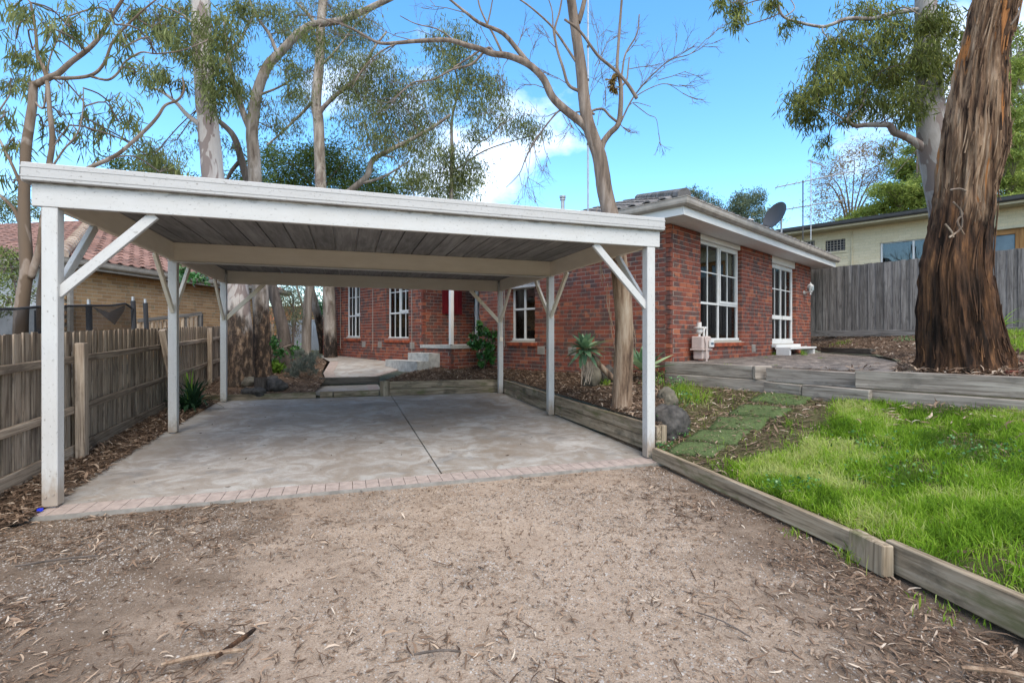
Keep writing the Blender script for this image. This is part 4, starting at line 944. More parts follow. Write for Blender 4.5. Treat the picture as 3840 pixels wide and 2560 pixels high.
# ------------------------------------------------------------------ vegetation helpers
FOL = 4.0
def unit(a): return a/np.maximum(np.linalg.norm(a, axis=1, keepdims=True), 1e-9)
def blades(pos, dirs, L, Wd, bend=None, seg=1):
    """leaf shapes: pos (N,3) base, dirs unit, L, Wd arrays; rhombus (seg=1) or two bent quads (seg=2)"""
    n = len(pos); r = unit(rng.normal(size=(n, 3))); side = unit(np.cross(dirs, r)); nrm = np.cross(dirs, side)
    L = L[:, None]; Wd = Wd[:, None]
    if seg == 1:
        mid = pos+dirs*L*.45+nrm*L*.06
        v = np.stack([pos, mid-side*Wd*.5, pos+dirs*L, mid+side*Wd*.5], 1); f = np.arange(n*4).reshape(n, 4)
        return v.reshape(-1, 3), f
    b = (bend if bend is not None else rng.uniform(-.25, .25, n))[:, None]
    p1 = pos+dirs*L*.5+nrm*L*b*.5; p2 = pos+dirs*L*(1-abs(b)*.3)-nrm*L*b*.3*0+nrm*L*b*.2
    v = np.stack([pos-side*Wd*.15, pos+side*Wd*.15, p1+side*Wd*.5, p1-side*Wd*.5, p2+side*Wd*.08, p2-side*Wd*.08], 1)
    k = np.arange(n)[:, None]*6; f = np.concatenate([k+np.array([0, 1, 2, 3]), k+np.array([3, 2, 4, 5])], 0)
    return v.reshape(-1, 3), f
def spline(pts, sub=4):
    P = [Vector(p) for p in pts]
    if len(P) < 3: return P
    out = []; n = len(P)
    for i in range(n-1):
        a, b, c, d = P[max(i-1, 0)], P[i], P[i+1], P[min(i+2, n-1)]
        for k in range(sub):
            t = k/sub; out.append(.5*((2*b)+(c-a)*t+(2*a-5*b+4*c-d)*t*t+(3*b-a-3*c+d)*t**3))
    out.append(P[-1]); return out
def crown(root, clusters, Y, limbpts, lm, leaf, per_m2, hang=.9, clump=.22, name='crown', twig=TWIG, tpow=1., tw=.010, seg=1, flat=1.):
    C_ = []; Dd = []; T_ = []; tm = MB(); LP_ = np.array([list(p) for p in limbpts]) if limbpts else None
    for cl in clusters:
        x, y, rx, ry = cl[:4]; dy = cl[4] if len(cl) > 4 else random.uniform(-.8, .8); den = cl[5] if len(cl) > 5 else 1.
        c = at(x, y, Y+dy); sx, sz = rx*(Y+dy)/F, ry*(Y+dy)/F; sy = .75*(sx+sz)/2
        nl = int(per_m2*FOL*sx*sz*3.14*den); ncl = max(4, int(nl/38))
        cc = rng.normal(size=(ncl, 3)); cc = unit(cc)*(rng.uniform(.15, 1, (ncl, 1))**.5); cc = cc*np.array([sx, sy, sz])+np.array(c)
        ids = rng.integers(0, ncl, nl); ctone = rng.uniform(0, 1, ncl)
        p = cc[ids]+rng.normal(size=(nl, 3))*np.array([clump, clump, clump*.9*flat])*.75*min(1., 1.6*max(sx, sz))
        d = rng.normal(size=(nl, 3))*.55; d[:, 2] -= hang*1.25; d = unit(d)
        C_.append(p); Dd.append(d); T_.append(np.clip(.55*ctone[ids]+.45*rng.uniform(0, 1, nl), 0, 1)**tpow)
        if LP_ is not None:
            dd = np.linalg.norm(LP_-np.array(c), axis=1); q = Vector(LP_[dd.argmin()])
            hub = c.lerp(q, .25); mid = q.lerp(hub, .5)+V(random.uniform(-.1, .1), 0, random.uniform(0, .15))
            if (q-hub).length < 2.6: tm.tube(spline([q, mid, hub], 3), [tw*1.7]*3+[tw*1.2]*4 if False else tw*1.5, 5)
            for e in cc[:14]:
                e = Vector(e); tm.tube(spline([hub, hub.lerp(e, .55)+V(0, 0, .08+.05*random.random()), e], 2), tw*.55, 4)
    p = np.concatenate(C_); d = np.concatenate(Dd); n = len(p)
    L = rng.uniform(.7, 1.3, n)*leaf[0]*1.1; wd = rng.uniform(.8, 1.3, n)*leaf[1]*1.1
    v, f = blades(p, d, L, wd, None, seg); t = np.concatenate(T_)
    if seg == 2: t = np.concatenate([t, t])
    o = npmesh(name, v, f, t, lm, root)
    if tm.v: struct(tm.build('twigs', twig, root), 'stuff')
    return n
def tree(name, label, cat, Y, limbs, clusters, bm, lm=None, leaf=(.13, .02), per=220, base=None, group=None, hang=.9, clump=.22, nseg=12, rough=.06, wig=.0, **kw):
    P0 = limbs[0][0][0]; b0 = base or at(P0[0], P0[1], Y)
    root = thing(name, label, cat, b0, group); allp = []
    for k, (pts, w0, w1) in enumerate(limbs):
        P_ = [at(q[0], q[1], Y+(q[2] if len(q) > 2 else 0)) for q in pts]
        if k == 0 and base is not None: P_ = [Vector(base)-V(0, 0, .1)]+P_
        S_ = spline(P_, 5); n = len(S_)
        if wig: S_ = [p+V(n3(p, 2.2), n3(p, 2.2, 9), 0)*wig for p in S_]
        r = []
        for i in range(n):
            f = i/(n-1); r.append((w0*(1-f)+w1*f)*(.5 if k == 0 else .43)*Y/F)
        if k == 0 and base is not None:
            for i in range(min(5, n)): r[i] *= 1+.28*(1-i/5)**2
        m = MB(); m.tube(S_, r, nseg if w0 > 25 else 7, .5, True, rough if w0 > 25 else 0.)
        m.build('trunk' if k == 0 else 'branch', bm, root, True); allp += S_
    if clusters: crown(root, clusters, Y, allp, lm, leaf, per, hang, clump, **kw)
    return root, allp
# ------------------------------------------------------------------ gum trees left of the house
gA = G(902, 1440)
tree('gum_tree', 'thickest spotted gum trunk at left behind the rear carport post', 'tree', gA.y, [
    ([(900, 1300), (880, 1060), (838, 820), (803, 690), (786, 520), (772, 380), (760, 200), (752, -40)], 92, 60),
    ([(765, 480), (700, 430), (660, 385), (600, 340), (560, 330)], 22, 8), ([(772, 330), (830, 240), (900, 150), (960, 40)], 16, 6), ([(757, 120), (690, 60), (600, 20)], 14, 6)],
    [(700, 40, 80, 60), (790, 100, 80, 70, -1), (850, 160, 70, 70, -1), (800, 260, 70, 70, -1.2, 1.3), (815, 370, 50, 60, -1.2, 1.4), (720, 180, 70, 70), (640, 110, 80, 70), (560, 60, 80, 60), (560, 260, 60, 60), (640, 300, 50, 40), (900, 60, 60, 60), (870, 300, 50, 70, -1)],
    B_SPOTC, GUM, (.17, .022), 230, base=gA, rough=.10, nseg=22, clump=.25)
# charred foot of the same kind of trunk: separate neighbouring gum
gB = G(985, 1412)
tree('gum_tree', 'pale smooth gum beside the thickest trunk with charred brown foot, forking high up', 'tree', gB.y, [
    ([(983, 1300), (975, 1065), (964, 850), (957, 690), (950, 560), (946, 500), (960, 367), (999, 257), (1050, 197), (1157, 101), (1290, 73), (1474, -10)], 62, 20),
    ([(946, 505), (915, 430), (890, 350), (868, 270), (850, 180), (840, 60)], 30, 10), ([(1040, 205), (1010, 130), (960, 60), (930, -20)], 18, 8), ([(962, 360), (1040, 330), (1110, 290)], 12, 5)],
    [(930, 40, 70, 50), (1010, 60, 70, 60), (1080, 120, 70, 60), (1060, 260, 70, 60), (1000, 400, 70, 60, 0, .6), (1090, 380, 60, 60, 0, .7), (880, 200, 60, 70), (1180, 150, 80, 60), (1330, 60, 90, 50), (920, 380, 50, 60, 0, .6), (1030, 480, 60, 50, 0, .6)],
    B_GUMA, GUM, (.13, .018), 230, base=gB, rough=.09, nseg=18)
gC = G(1072, 1392)
tree('gum_tree', 'dark rough curved trunk leaning left between the pale gums and the grey bush', 'tree', gC.y, [
    ([(1070, 1330), (1062, 1240), (1040, 1150), (1018, 1065), (985, 900), (950, 760), (930, 690), (905, 600), (880, 520), (850, 480), (800, 440), (740, 410)], 48, 14),
    ([(905, 600), (870, 640), (850, 690), (880, 720)], 20, 8)],
    [(860, 560, 60, 50, 0, .7), (760, 480, 60, 50, 0, .7), (640, 560, 80, 60, 1, .6), (540, 620, 80, 50, 1, .7)], B_DARK, GUM, (.12, .02), 200, base=gC, rough=.10)
gE = G(1240, 1418)
tree('gum_tree', 'mottled cream gum trunk with black foot beside the garden path', 'tree', gE.y, [
    ([(1240, 1330), (1236, 1200), (1232, 1075), (1212, 850), (1203, 707), (1194, 459), (1185, 390), (1198, 230), (1203, 92), (1217, -30)], 50, 30),
    ([(1195, 440), (1208, 410), (1249, 367), (1300, 325), (1341, 289), (1375, 235), (1400, 184), (1450, 120)], 22, 8), ([(1188, 380), (1171, 385), (1116, 441), (1038, 514), (1000, 545)], 16, 6),
    ([(1200, 120), (1160, 60), (1110, 10)], 22, 10), ([(1200, 250), (1250, 200), (1330, 100), (1400, 30)], 12, 5)],
    [(1100, 60, 90, 60), (1180, 170, 80, 70), (1270, 140, 80, 70), (1350, 110, 80, 70), (1300, 240, 80, 60), (1130, 280, 70, 60), (1090, 460, 60, 60, 0, .7), (1250, 40, 90, 50), (1400, 220, 60, 60), (1260, 330, 60, 50, 0, .7), (1150, 370, 60, 50, 0, .8)],
    bark('mottled_gum_bark', [(.35, (.13, .10, .075)), (.52, (.28, .235, .195)), (.68, (.40, .355, .315))], (1, 1, .3), 6, .7, .02, patch=((.17, .13, .11), 5, .60), char=((.03, .022, .018), .3, 1.9)), GUM, (.13, .018), 230, base=gE, rough=.05)
gD = G(1150, 1345)
tree('gum_tree', 'far grey gum beyond the grey bush with a long limb reaching over the house', 'tree', gD.y, [
    ([(1148, 1300), (1152, 1180), (1162, 1075), (1215, 880), (1290, 740), (1313, 716), (1377, 660), (1400, 600), (1470, 560), (1543, 523), (1620, 480), (1690, 430)], 36, 10),
    ([(1375, 660), (1385, 615), (1412, 585), (1480, 590)], 16, 7), ([(1345, 690), (1420, 670), (1480, 640), (1540, 600)], 14, 5)],
    [(1400, 330, 110, 80), (1480, 400, 110, 70), (1360, 440, 100, 70), (1560, 470, 80, 60), (1480, 500, 110, 60), (1620, 420, 80, 60), (1400, 540, 90, 50), (1540, 570, 90, 50), (1340, 320, 80, 70), (1600, 540, 60, 50), (1440, 260, 80, 60), (1530, 340, 70, 60)],
    B_SMOOTH, GUM, (.16, .022), 190, base=gD, clump=.32)
gD2 = G(1215, 1325)
tree('gum_tree', 'far leaning gum trunk with black foot in front of the metal fence', 'tree', gD2.y, [([(1212, 1290), (1195, 1200), (1178, 1130), (1165, 1075), (1150, 1000), (1120, 900)], 34, 20), ([(1180, 1140), (1150, 1180), (1120, 1100), (1110, 1060)], 14, 7)], [], B_GUMA, base=gD2, rough=.07)
M_Y = 21
tree('gum_tree', 'slender pale gum with open crown above the middle of the carport roof', 'tree', M_Y, [
    ([(1690, 1000), (1692, 690), (1695, 560), (1693, 480), (1700, 420), (1720, 330), (1700, 240)], 16, 6), ([(1692, 650), (1760, 600), (1830, 560), (1920, 530), (2010, 505)], 9, 3), ([(1745, 600), (1790, 540), (1840, 510), (1900, 440)], 7, 3), ([(1693, 480), (1660, 400), (1640, 300)], 7, 3)],
    [(1650, 190, 70, 70), (1720, 150, 60, 60), (1740, 250, 80, 70), (1800, 320, 70, 60), (1720, 370, 80, 60), (1840, 420, 80, 50), (1930, 470, 80, 45), (2000, 500, 60, 35), (1640, 620, 60, 60), (1760, 640, 70, 70), (1690, 560, 60, 50), (1560, 660, 60, 60), (1860, 370, 60, 50), (1640, 300, 60, 70), (1690, 700, 90, 60), (1780, 490, 60, 40)],
    B_SMOOTH, GUM, (.20, .032), 120, clump=.35)
# tall multi-stem gum behind the left fence
LY = 5.6; gL = V(at(80, 1246, LY).x, LY, 0)
rt, lp = tree('gum_tree', 'slim multi-stemmed gum with long hanging leaves behind the left fence', 'tree', LY, [
    ([(78, 1246), (86, 1117), (99, 1030), (97, 944), (92, 858), (90, 742), (94, 652), (99, 551), (112, 459), (122, 390), (126, 325), (138, 315), (184, 292), (220, 275), (266, 234), (321, 193), (367, 147), (409, 78), (459, 0), (480, -40)], 46, 9),
    ([(114, 1043), (146, 944), (160, 858), (172, 740), (184, 624), (197, 528), (186, 413), (179, 321), (165, 257), (142, 207), (133, 115), (115, 10)], 30, 9),
    ([(148, 1241, .2), (146, 1116, .2), (157, 1030, .2), (165, 930, .2), (170, 850, .1)], 22, 18),
    ([(92, 862), (77, 841), (52, 785), (0, 733), (-60, 690)], 22, 10), ([(90, 735), (75, 690), (46, 620), (0, 528), (-40, 470)], 16, 7),
    ([(200, 280), (220, 294), (335, 285), (390, 239), (427, 151), (519, 55), (597, -10)], 18, 6),
    ([(340, 287), (404, 300), (445, 271), (468, 234), (528, 197), (588, 202), (689, 188), (780, 150)], 11, 4),
    ([(250, 690), (317, 638), (399, 601), (459, 565), (551, 482), (592, 436), (620, 395), (666, 376), (689, 340), (684, 290)], 20, 7),
    ([(200, 620), (240, 560), (290, 500), (310, 420), (312, 330)], 9, 4), ([(130, 380), (165, 400), (182, 240), (215, 150), (260, 60)], 9, 4), ([(195, 560), (260, 470), (285, 490)], 6, 3)],
    [(30, 40, 60, 60), (110, 60, 70, 60), (40, 170, 60, 70, .3), (120, 210, 60, 60), (60, 320, 70, 60), (30, 430, 50, 60), (120, 330, 40, 60, .2), (240, 60, 70, 60), (300, 130, 60, 60), (370, 50, 70, 50), (420, 170, 60, 60), (250, 330, 60, 40, .3, .7), (330, 400, 60, 50, .3, .8), (250, 450, 60, 50, .3, .8), (180, 480, 40, 60, .2, .8), (60, 560, 60, 70, .1, .8), (440, 400, 70, 50, .5), (480, 470, 70, 60, .5), (380, 500, 60, 40, .5), (500, 90, 60, 60), (520, 290, 60, 60, .3), (40, 690, 50, 60, 0, .7), (610, 610, 70, 50, 1.2, 1.6), (540, 560, 60, 50, 1, 1.2), (650, 660, 50, 40, 1.2, 1.6), (300, 560, 60, 40, .5, .7), (590, 120, 60, 60, .2), (180, 140, 50, 60)],
    B_TAN, GUM, (.14, .0145), 210, base=gL, clump=.2, seg=2, rough=.05, tw=.006)
# dense dark bush and other background crowns
def bush(name, label, Y, clusters, lm, leaf, per, cat='shrub', trunk=None, hang=.2, clump=.25, group=None, bm=TWIG, **kw):
    x, y = clusters[0][0], max(c[1]+c[3] for c in clusters); b0 = at(x, y, Y)
    root = thing(name, label, cat, b0, group); lp = []
    for pts, w0, w1 in (trunk or []):
        S_ = spline([at(q[0], q[1], Y) for q in pts], 4); n = len(S_); m = MB(); m.tube(S_, [(w0+(w1-w0)*i/(n-1))*.5*Y/F for i in range(n)], 7); m.build('stem', bm, root, True); lp += S_
    crown(root, clusters, Y, lp, lm, leaf, per, hang, clump, name='foliage', **kw); return root
bush('acacia_tree', 'dense dark green rounded tree behind the carport roof between the gum trunks', 19, [(1180, 640, 120, 80), (1080, 620, 90, 80), (1290, 640, 100, 80), (1200, 570, 110, 50), (1380, 690, 80, 60), (1030, 690, 70, 70), (1120, 720, 120, 60), (1300, 730, 140, 60), (1020, 590, 50, 50), (1440, 720, 70, 40)], BUSHG, (.11, .03), 300, 'tree',
     [([(1180, 800), (1170, 700), (1100, 620)], 12, 5), ([(1180, 800), (1230, 680), (1300, 600)], 12, 5), ([(1180, 800), (1190, 660), (1200, 560)], 12, 5), ([(1180, 800), (1090, 720), (1040, 660)], 9, 4), ([(1180, 800), (1290, 720), (1390, 680)], 9, 4)], clump=.3)
bush('acacia_tree', 'dark leafy tree low behind the carport roof at far left', 15, [(520, 610, 70, 40), (600, 660, 80, 40), (450, 620, 60, 35), (700, 690, 60, 40), (880, 700, 70, 60), (960, 660, 60, 60)], BUSHG, (.11, .03), 300, 'tree')
bush('gum_tree', 'olive tree crown peeping over the tile roof at the far left edge', 28, [(10, 790, 60, 40), (80, 780, 60, 40), (-40, 760, 60, 40), (150, 800, 50, 30)], GUM, (.16, .04), 120, 'tree')
bush('olive_tree', 'olive brown tree behind the right end of the carport roof', 24, [(1560, 690, 70, 50), (1640, 730, 80, 40), (1740, 700, 70, 60), (1500, 720, 60, 50), (1440, 700, 50, 60)], GUMY, (.13, .035), 150, 'tree', [([(1560, 800), (1550, 720), (1520, 650)], 8, 3), ([(1450, 800), (1460, 700), (1500, 620)], 10, 4)])
bush('hedge', 'green bushes filling the gap behind the far trunks', 26, [(1020, 1140, 50, 90), (1100, 1120, 60, 70), (1160, 1160, 50, 70), (1050, 1240, 50, 50), (1080, 1040, 60, 40, 0, .5), (1190, 1050, 50, 40, 0, .6)], ACAC, (.12, .03), 160, 'hedge')
bush('bottlebrush', 'feathery green and rust shrub behind the curved dark trunk', 17, [(1095, 1150, 35, 60), (1070, 1220, 40, 50), (1105, 1240, 30, 40)], BROWNL, (.10, .014), 260, trunk=[([(1095, 1310), (1098, 1200), (1085, 1110)], 7, 3), ([(1095, 1310), (1110, 1200), (1120, 1120)], 5, 2)], hang=-.6)
bush('bottlebrush', 'fine needle-leaved green shrub left of the metal fence', 16, [(1100, 1130, 30, 60), (1115, 1190, 25, 40), (1080, 1180, 25, 50)], ACAC, (.11, .01), 330, trunk=[([(1100, 1300), (1103, 1200), (1095, 1100)], 6, 3)], hang=-.8)
bush('shrub', 'dark glossy bush right of the far trunks beside the house', 22, [(1225, 1120, 25, 60), (1205, 1170, 25, 40), (1245, 1150, 20, 60)], SHINY, (.10, .05), 320)
bush('shrub', 'bright green leafy plant behind the curved dark trunk', 13.0, [(1045, 1300, 22, 30), (1048, 1355, 22, 25), (1110, 1310, 22, 28), (1040, 1275, 18, 22)], SHINY, (.09, .045), 420, trunk=[([(1045, 1390), (1048, 1300)], 5, 3), ([(1100, 1390), (1108, 1310)], 4, 2)])
bush('shrub', 'lime green broadleaf plant at the foot of the pale gum', 12.2, [(1035, 1370, 20, 18), (1050, 1395, 20, 14)], LIME, (.14, .05), 420, hang=-.4)
bush('lavender_bush', 'grey-green lavender bush in the mulch beside the path', 11.2, [(1150, 1375, 45, 35), (1110, 1385, 40, 32), (1180, 1350, 32, 35), (1130, 1340, 35, 28), (1090, 1400, 30, 25)], GREYL, (.06, .011), 1500, hang=-.9, clump=.09)
bush('bush', 'light green feathery bush in front of the house at far left', 9.5, [(25, 1010, 50, 60), (60, 1070, 60, 50), (30, 960, 40, 40), (110, 1120, 40, 40), (20, 1130, 50, 50), (80, 990, 30, 50)], leafmat('soft_leaf', [(0, (.06, .09, .025)), (1, (.26, .31, .10))]), (.06, .022), 420, trunk=[([(50, 1250), (60, 1100), (30, 960)], 6, 2), ([(50, 1250), (90, 1080), (80, 960)], 5, 2)])
bush('vine', 'leafy sprig overhanging the neighbour gutter between the left posts', 10.5, [(700, 1020, 30, 18), (740, 1035, 25, 14), (770, 1045, 20, 8), (690, 1045, 20, 14)], SHINY, (.10, .045), 500, 'plant', [([(660, 1010), (720, 1030), (780, 1045)], 3, 1)])
# trees behind the house on the right
bush('acacia_tree', 'blue-green wattle crown showing above the house gutter', 24, [(2800, 780, 70, 45), (2760, 810, 60, 40), (2860, 820, 60, 40), (2830, 740, 40, 30), (2770, 755, 40, 25)], ACAC, (.13, .03), 330, 'tree', clump=.22, hang=-.3)
bush('acacia_tree', 'smaller wattle top poking above the roof corner', 26, [(2620, 755, 45, 35), (2570, 730, 22, 22), (2660, 775, 40, 30), (2600, 715, 14, 14), (2680, 800, 40, 25), (2730, 815, 40, 20)], ACAC, (.13, .03), 330, 'tree', clump=.2, hang=-.3)
BY = 27; stems = []
for k in range(7):
    x0 = 3190+6*k-(18 if k > 3 else 0); xs = 3070+45*k; ys = 600+abs(k-3.5)*25; stems.append(([(3195+(k-3)*7, 880), (3195+(k-3)*10, 790), ((xs+3195)/2+(k-3)*4, 700), (xs, ys)], 9, 2))
bush('sheoak_tree', 'brown thin-leaved tree with bare forked stems behind the antennas', BY, [(3100, 660, 50, 45, 0, .7), (3160, 620, 50, 40, 0, .7), (3230, 570, 60, 40, 0, .8), (3280, 620, 50, 60, 0, .7), (3080, 740, 45, 40, 0, .7), (3150, 760, 60, 40, 0, .6), (3230, 700, 60, 50, 0, .5), (3320, 560, 40, 50, 0, .7), (3130, 840, 70, 25, 0, 1.4), (3060, 800, 30, 30, 0, .7), (3220, 820, 60, 30, 0, 1.2)], BROWNL, (.16, .03), 150, 'tree', stems, clump=.4)
cl = []
for k in range(26):
    f = k/25; cl.append((3270+210*random.random()**.7, 570+270*random.random(), 55, 20, random.uniform(-2, 2), 1.2))
cl = [c for c in cl if c[1] > 830-(c[0]-3190)*1.15]
bush('conifer_tree', 'yellow-green conifer with layered sprays left of the big trunk', 25, cl+[(3250, 800, 60, 22), (3180, 830, 50, 18), (3400, 640, 70, 30), (3420, 740, 80, 40), (3340, 780, 70, 30), (3440, 560, 50, 40), (3300, 720, 50, 25)], CONIF, (.15, .045), 240, 'tree', [([(3440, 900), (3440, 560)], 14, 5)], hang=.12, clump=.28, flat=.35)
cl = [(3700+190*random.random(), 100+660*random.random(), 60, 22, random.uniform(-2, 2), 1.2) for k in range(50)]
bush('conifer_tree', 'tall yellow-green conifer at the right edge behind the big trunk', 23, cl+[(3560, 500, 60, 30), (3580, 400, 60, 30), (3800, 700, 80, 40), (3750, 650, 60, 40), (3800, 560, 60, 40), (3790, 300, 60, 40)], CONIF, (.15, .045), 240, 'tree', [([(3790, 900), (3790, 60)], 18, 5)], hang=.12, clump=.28, flat=.35)
# spotted gum right
SY = 8.6; gS = V(at(3530, 1200, SY).x, SY, gz(at(3530, 1200, SY).x, SY))
tree('gum_tree', 'smooth grey spotted gum with leafy crown behind the big rough trunk', 'tree', SY, [
    ([(3560, 900), (3523, 654), (3500, 540), (3490, 430), (3484, 327), (3477, 163), (3473, 60), (3470, -60)], 118, 62),
    ([(3490, 590), (3458, 551), (3400, 515), (3354, 496), (3335, 470), (3300, 468), (3245, 469), (3207, 472), (3163, 447)], 36, 14), ([(3170, 455), (3200, 425), (3234, 393), (3250, 330)], 12, 6),
    ([(3470, 40), (3436, 38), (3354, 49), (3272, 71), (3180, 71), (3120, 92), (3082, 101), (3005, 87), (2934, 60), (2913, -10)], 22, 8), ([(3085, 100), (3085, 120), (3105, 150), (3080, 200)], 8, 3), ([(3520, 500), (3580, 470), (3640, 400)], 20, 8), ([(2945, 62), (2980, 30), (2950, -20)], 7, 3), ([(3163, 447), (3120, 420), (3060, 390)], 9, 4)],
    [(2998, 395, 65, 60), (3050, 350, 55, 55), (3140, 300, 90, 75), (3100, 240, 70, 50), (3200, 380, 70, 50), (3300, 310, 90, 80), (3330, 400, 70, 50), (3240, 180, 100, 60), (3400, 260, 80, 70), (3470, 200, 70, 70, -.8, 1.2), (3430, 370, 70, 55, -.8), (3260, 60, 110, 45), (3140, 150, 70, 45), (3380, 110, 80, 60), (3560, 110, 60, 80), (3580, 250, 50, 70), (2750, 30, 45, 40), (2760, 110, 22, 50, 0, .8), (2950, 95, 45, 30, 0, .7), (2900, 30, 40, 40, 0, .7), (3087, 545, 28, 36, 0, .7), (3345, 565, 32, 42, 0, .6), (3040, 450, 50, 30), (3490, 60, 60, 50, -.7), (3180, 440, 40, 22, 0, .8), (3390, 440, 50, 30, 0, .8), (2690, 20, 40, 30, 0, .7)],
    B_SPOT, GUMY, (.135, .017), 620, base=gS, clump=.26, rough=.02, tw=.007, tpow=1.0)
# bare dead tree in front of the house
gX = G(2332, 1524); XY = gX.y
rt, dl = tree('dead_tree', 'bare leafless tree with twisting grey limbs rising in front of the brick house', 'tree', XY, [
    ([(2333, 1480), (2337, 1390), (2340, 1194), (2322, 1000), (2300, 850), (2268, 716), (2250, 597), (2232, 542), (2204, 459), (2190, 367), (2176, 230), (2158, 115), (2142, 0), (2130, -60)], 78, 30),
    ([(2250, 575), (2262, 535), (2287, 500), (2319, 464), (2328, 390), (2328, 321), (2319, 275), (2314, 243), (2323, 115), (2333, -20)], 30, 9),
    ([(2330, 290), (2333, 270), (2346, 202), (2388, 129), (2397, 55)], 10, 5), ([(2326, 330), (2350, 300), (2355, 260), (2360, 215)], 9, 5),
    ([(2117, 73, -.2), (2176, 119, -.2), (2241, 207, -.2), (2305, 262, -.2), (2351, 312, -.2), (2388, 370, -.2)], 10, 15),
    ([(2222, 520), (2190, 468), (2121, 413), (2071, 363), (2039, 298), (1984, 243), (1910, 211), (1846, 202), (1800, 184), (1749, 170), (1680, 151), (1560, 155), (1492, 161), (1419, 161), (1350, 124), (1290, 95), (1230, 78)], 40, 6),
    ([(1990, 250), (1938, 184), (1883, 124), (1800, 87), (1750, 50), (1676, -10)], 24, 9), ([(1885, 205), (1850, 130), (1828, 92), (1800, 30), (1790, -20)], 11, 6), ([(1828, 92), (1840, 40), (1850, -20)], 8, 4),
    ([(2200, 345), (2167, 340), (2131, 317), (2112, 257), (2089, 184), (2080, 115), (2098, 46), (2110, -20)], 16, 7), ([(2180, 260), (2149, 216), (2094, 133), (2057, 87), (1984, 23), (1935, -10)], 13, 6), ([(2088, 180), (2075, 120), (2070, 40), (2050, -20)], 8, 4),
    ([(2167, 85), (2180, 50), (2197, -20)], 26, 18), ([(2230, 430), (2218, 418), (2259, 409), (2287, 436), (2312, 456)], 10, 11), ([(2215, 425), (2170, 420), (2155, 425)], 8, 6),
    ([(2125, 416), (2094, 418), (2043, 477), (2002, 537), (1970, 597), (1947, 652), (1899, 702)], 9, 3), ([(2328, 459), (2374, 367), (2443, 285), (2516, 225), (2590, 202), (2649, 147)], 8, 2.5), ([(2374, 367), (2440, 330), (2500, 315), (2560, 350)], 5, 2),
    ([(1850, 204), (1830, 180), (1770, 240), (1700, 260), (1620, 300), (1550, 310), (1490, 360)], 12, 5), ([(1700, 255), (1740, 230), (1800, 190)], 8, 8), ([(1490, 162), (1420, 200), (1360, 260), (1320, 330)], 8, 3), ([(1700, 150), (1640, 110), (1560, 90), (1500, 60)], 7, 3), ([(2440, 400), (2375, 385), (2345, 420)], 2.5, 4), ([(2375, 388), (2430, 430), (2460, 445), (2470, 500)], 4, 2)],
    [], B_DEAD, base=gX, rough=.07, nseg=14)
def twigs(m, p, d, L, w_, lev):
    q = p+d*L*.5+V(random.uniform(-.06, .06), random.uniform(-.06, .06), random.uniform(-.05, .05))*L*1.4; e = q+(d+V(random.uniform(-.3, .3), random.uniform(-.3, .3), random.uniform(-.25, .3))).normalized()*L*.5
    m.tube([p, q, e], [w_, w_*.8, w_*.55], 4)
    if lev > 0:
        for b in range(3 if lev > 1 else 2):
            s = p.lerp(e, random.uniform(.35, 1.)); nd = (d+V(random.uniform(-.75, .75), random.uniform(-.5, .5), random.uniform(-.6, .75))).normalized(); twigs(m, s, nd, L*random.uniform(.5, .75), w_*.62, lev-1)
m = MB()
for x, y, dx, dz, L in ((2516, 225, .8, .5, .35), (2590, 202, .9, .5, .3), (2649, 147, .7, .7, .2), (2443, 285, .7, .55, .45), (2374, 367, .55, .8, .45), (2400, 330, .7, .6, .5), (2500, 315, .9, -.1, .35), (2560, 350, .8, -.5, .25), (2470, 300, .9, .3, .4), (2346, 202, .6, .7, .3), (2355, 260, .9, .3, .5), (2270, 400, -.2, .9, .45), (2240, 470, .3, .9, .35), (2215, 330, .35, .9, .45), (2200, 400, .4, .9, .5), (2230, 250, .3, .95, .5), (2245, 200, .1, .95, .5), (2089, 184, -.6, .6, .3), (2131, 317, -.8, .4, .35), (2094, 418, -.8, -.2, .35), (2043, 477, -.5, -.6, .35), (1970, 597, .1, -1, .4), (2002, 537, .2, -1, .45), (1947, 652, .3, -1, .4), (1990, 560, .0, -1, .5), (2030, 500, .25, -1, .4), (1950, 420, -.8, -.5, .4), (2040, 330, -.7, .3, .3), (1984, 243, .3, .9, .3), (1938, 184, .3, .8, .35), (2121, 413, .3, -.8, .3), (2110, 430, .5, -.9, .3), (2140, 440, .6, -.7, .3), (1750, 50, -.8, .3, .5), (1560, 155, -.9, .3, .5), (1492, 161, -.8, -.4, .5), (1419, 161, -.9, .2, .4), (1350, 124, -.9, .4, .4), (1620, 300, -.8, -.4, .4), (1550, 310, -.7, -.6, .4), (1680, 151, -.8, .5, .5), (1230, 78, -.9, .3, .4), (2470, 500, .2, -1, .25), (2320, 460, .5, -.8, .2), (1800, 100, .5, -.9, .3), (1870, 215, .1, -1, .25), (1910, 215, -.4, -.9, .3), (2340, 480, .6, -.3, .15)):
    twigs(m, at(x, y, XY), V(dx, random.uniform(-.4, .4), dz).normalized(), L, .0065, 3)
struct(m.build('twigs', TWIG, rt), 'stuff')
m = MB()
for k in range(16):
    f = random.random(); p = at(2268+60*f, 716+480*f, XY)+V(.13*random.choice((-1, 1)), -.05, 0); m.tube(spline([p, p+V(random.uniform(-.05, .06), -.02, -.25), p+V(random.uniform(-.08, .09), -.03, -.5)], 2), .006, 4)
struct(m.build('bark_strips', B_DEAD, rt), 'stuff')
crown(rt, [(2305, 310, 14, 40, 0, 1.2)], XY, None, BROWNL, (.09, .02), 1500, .9, .05, name='dead_leaves')
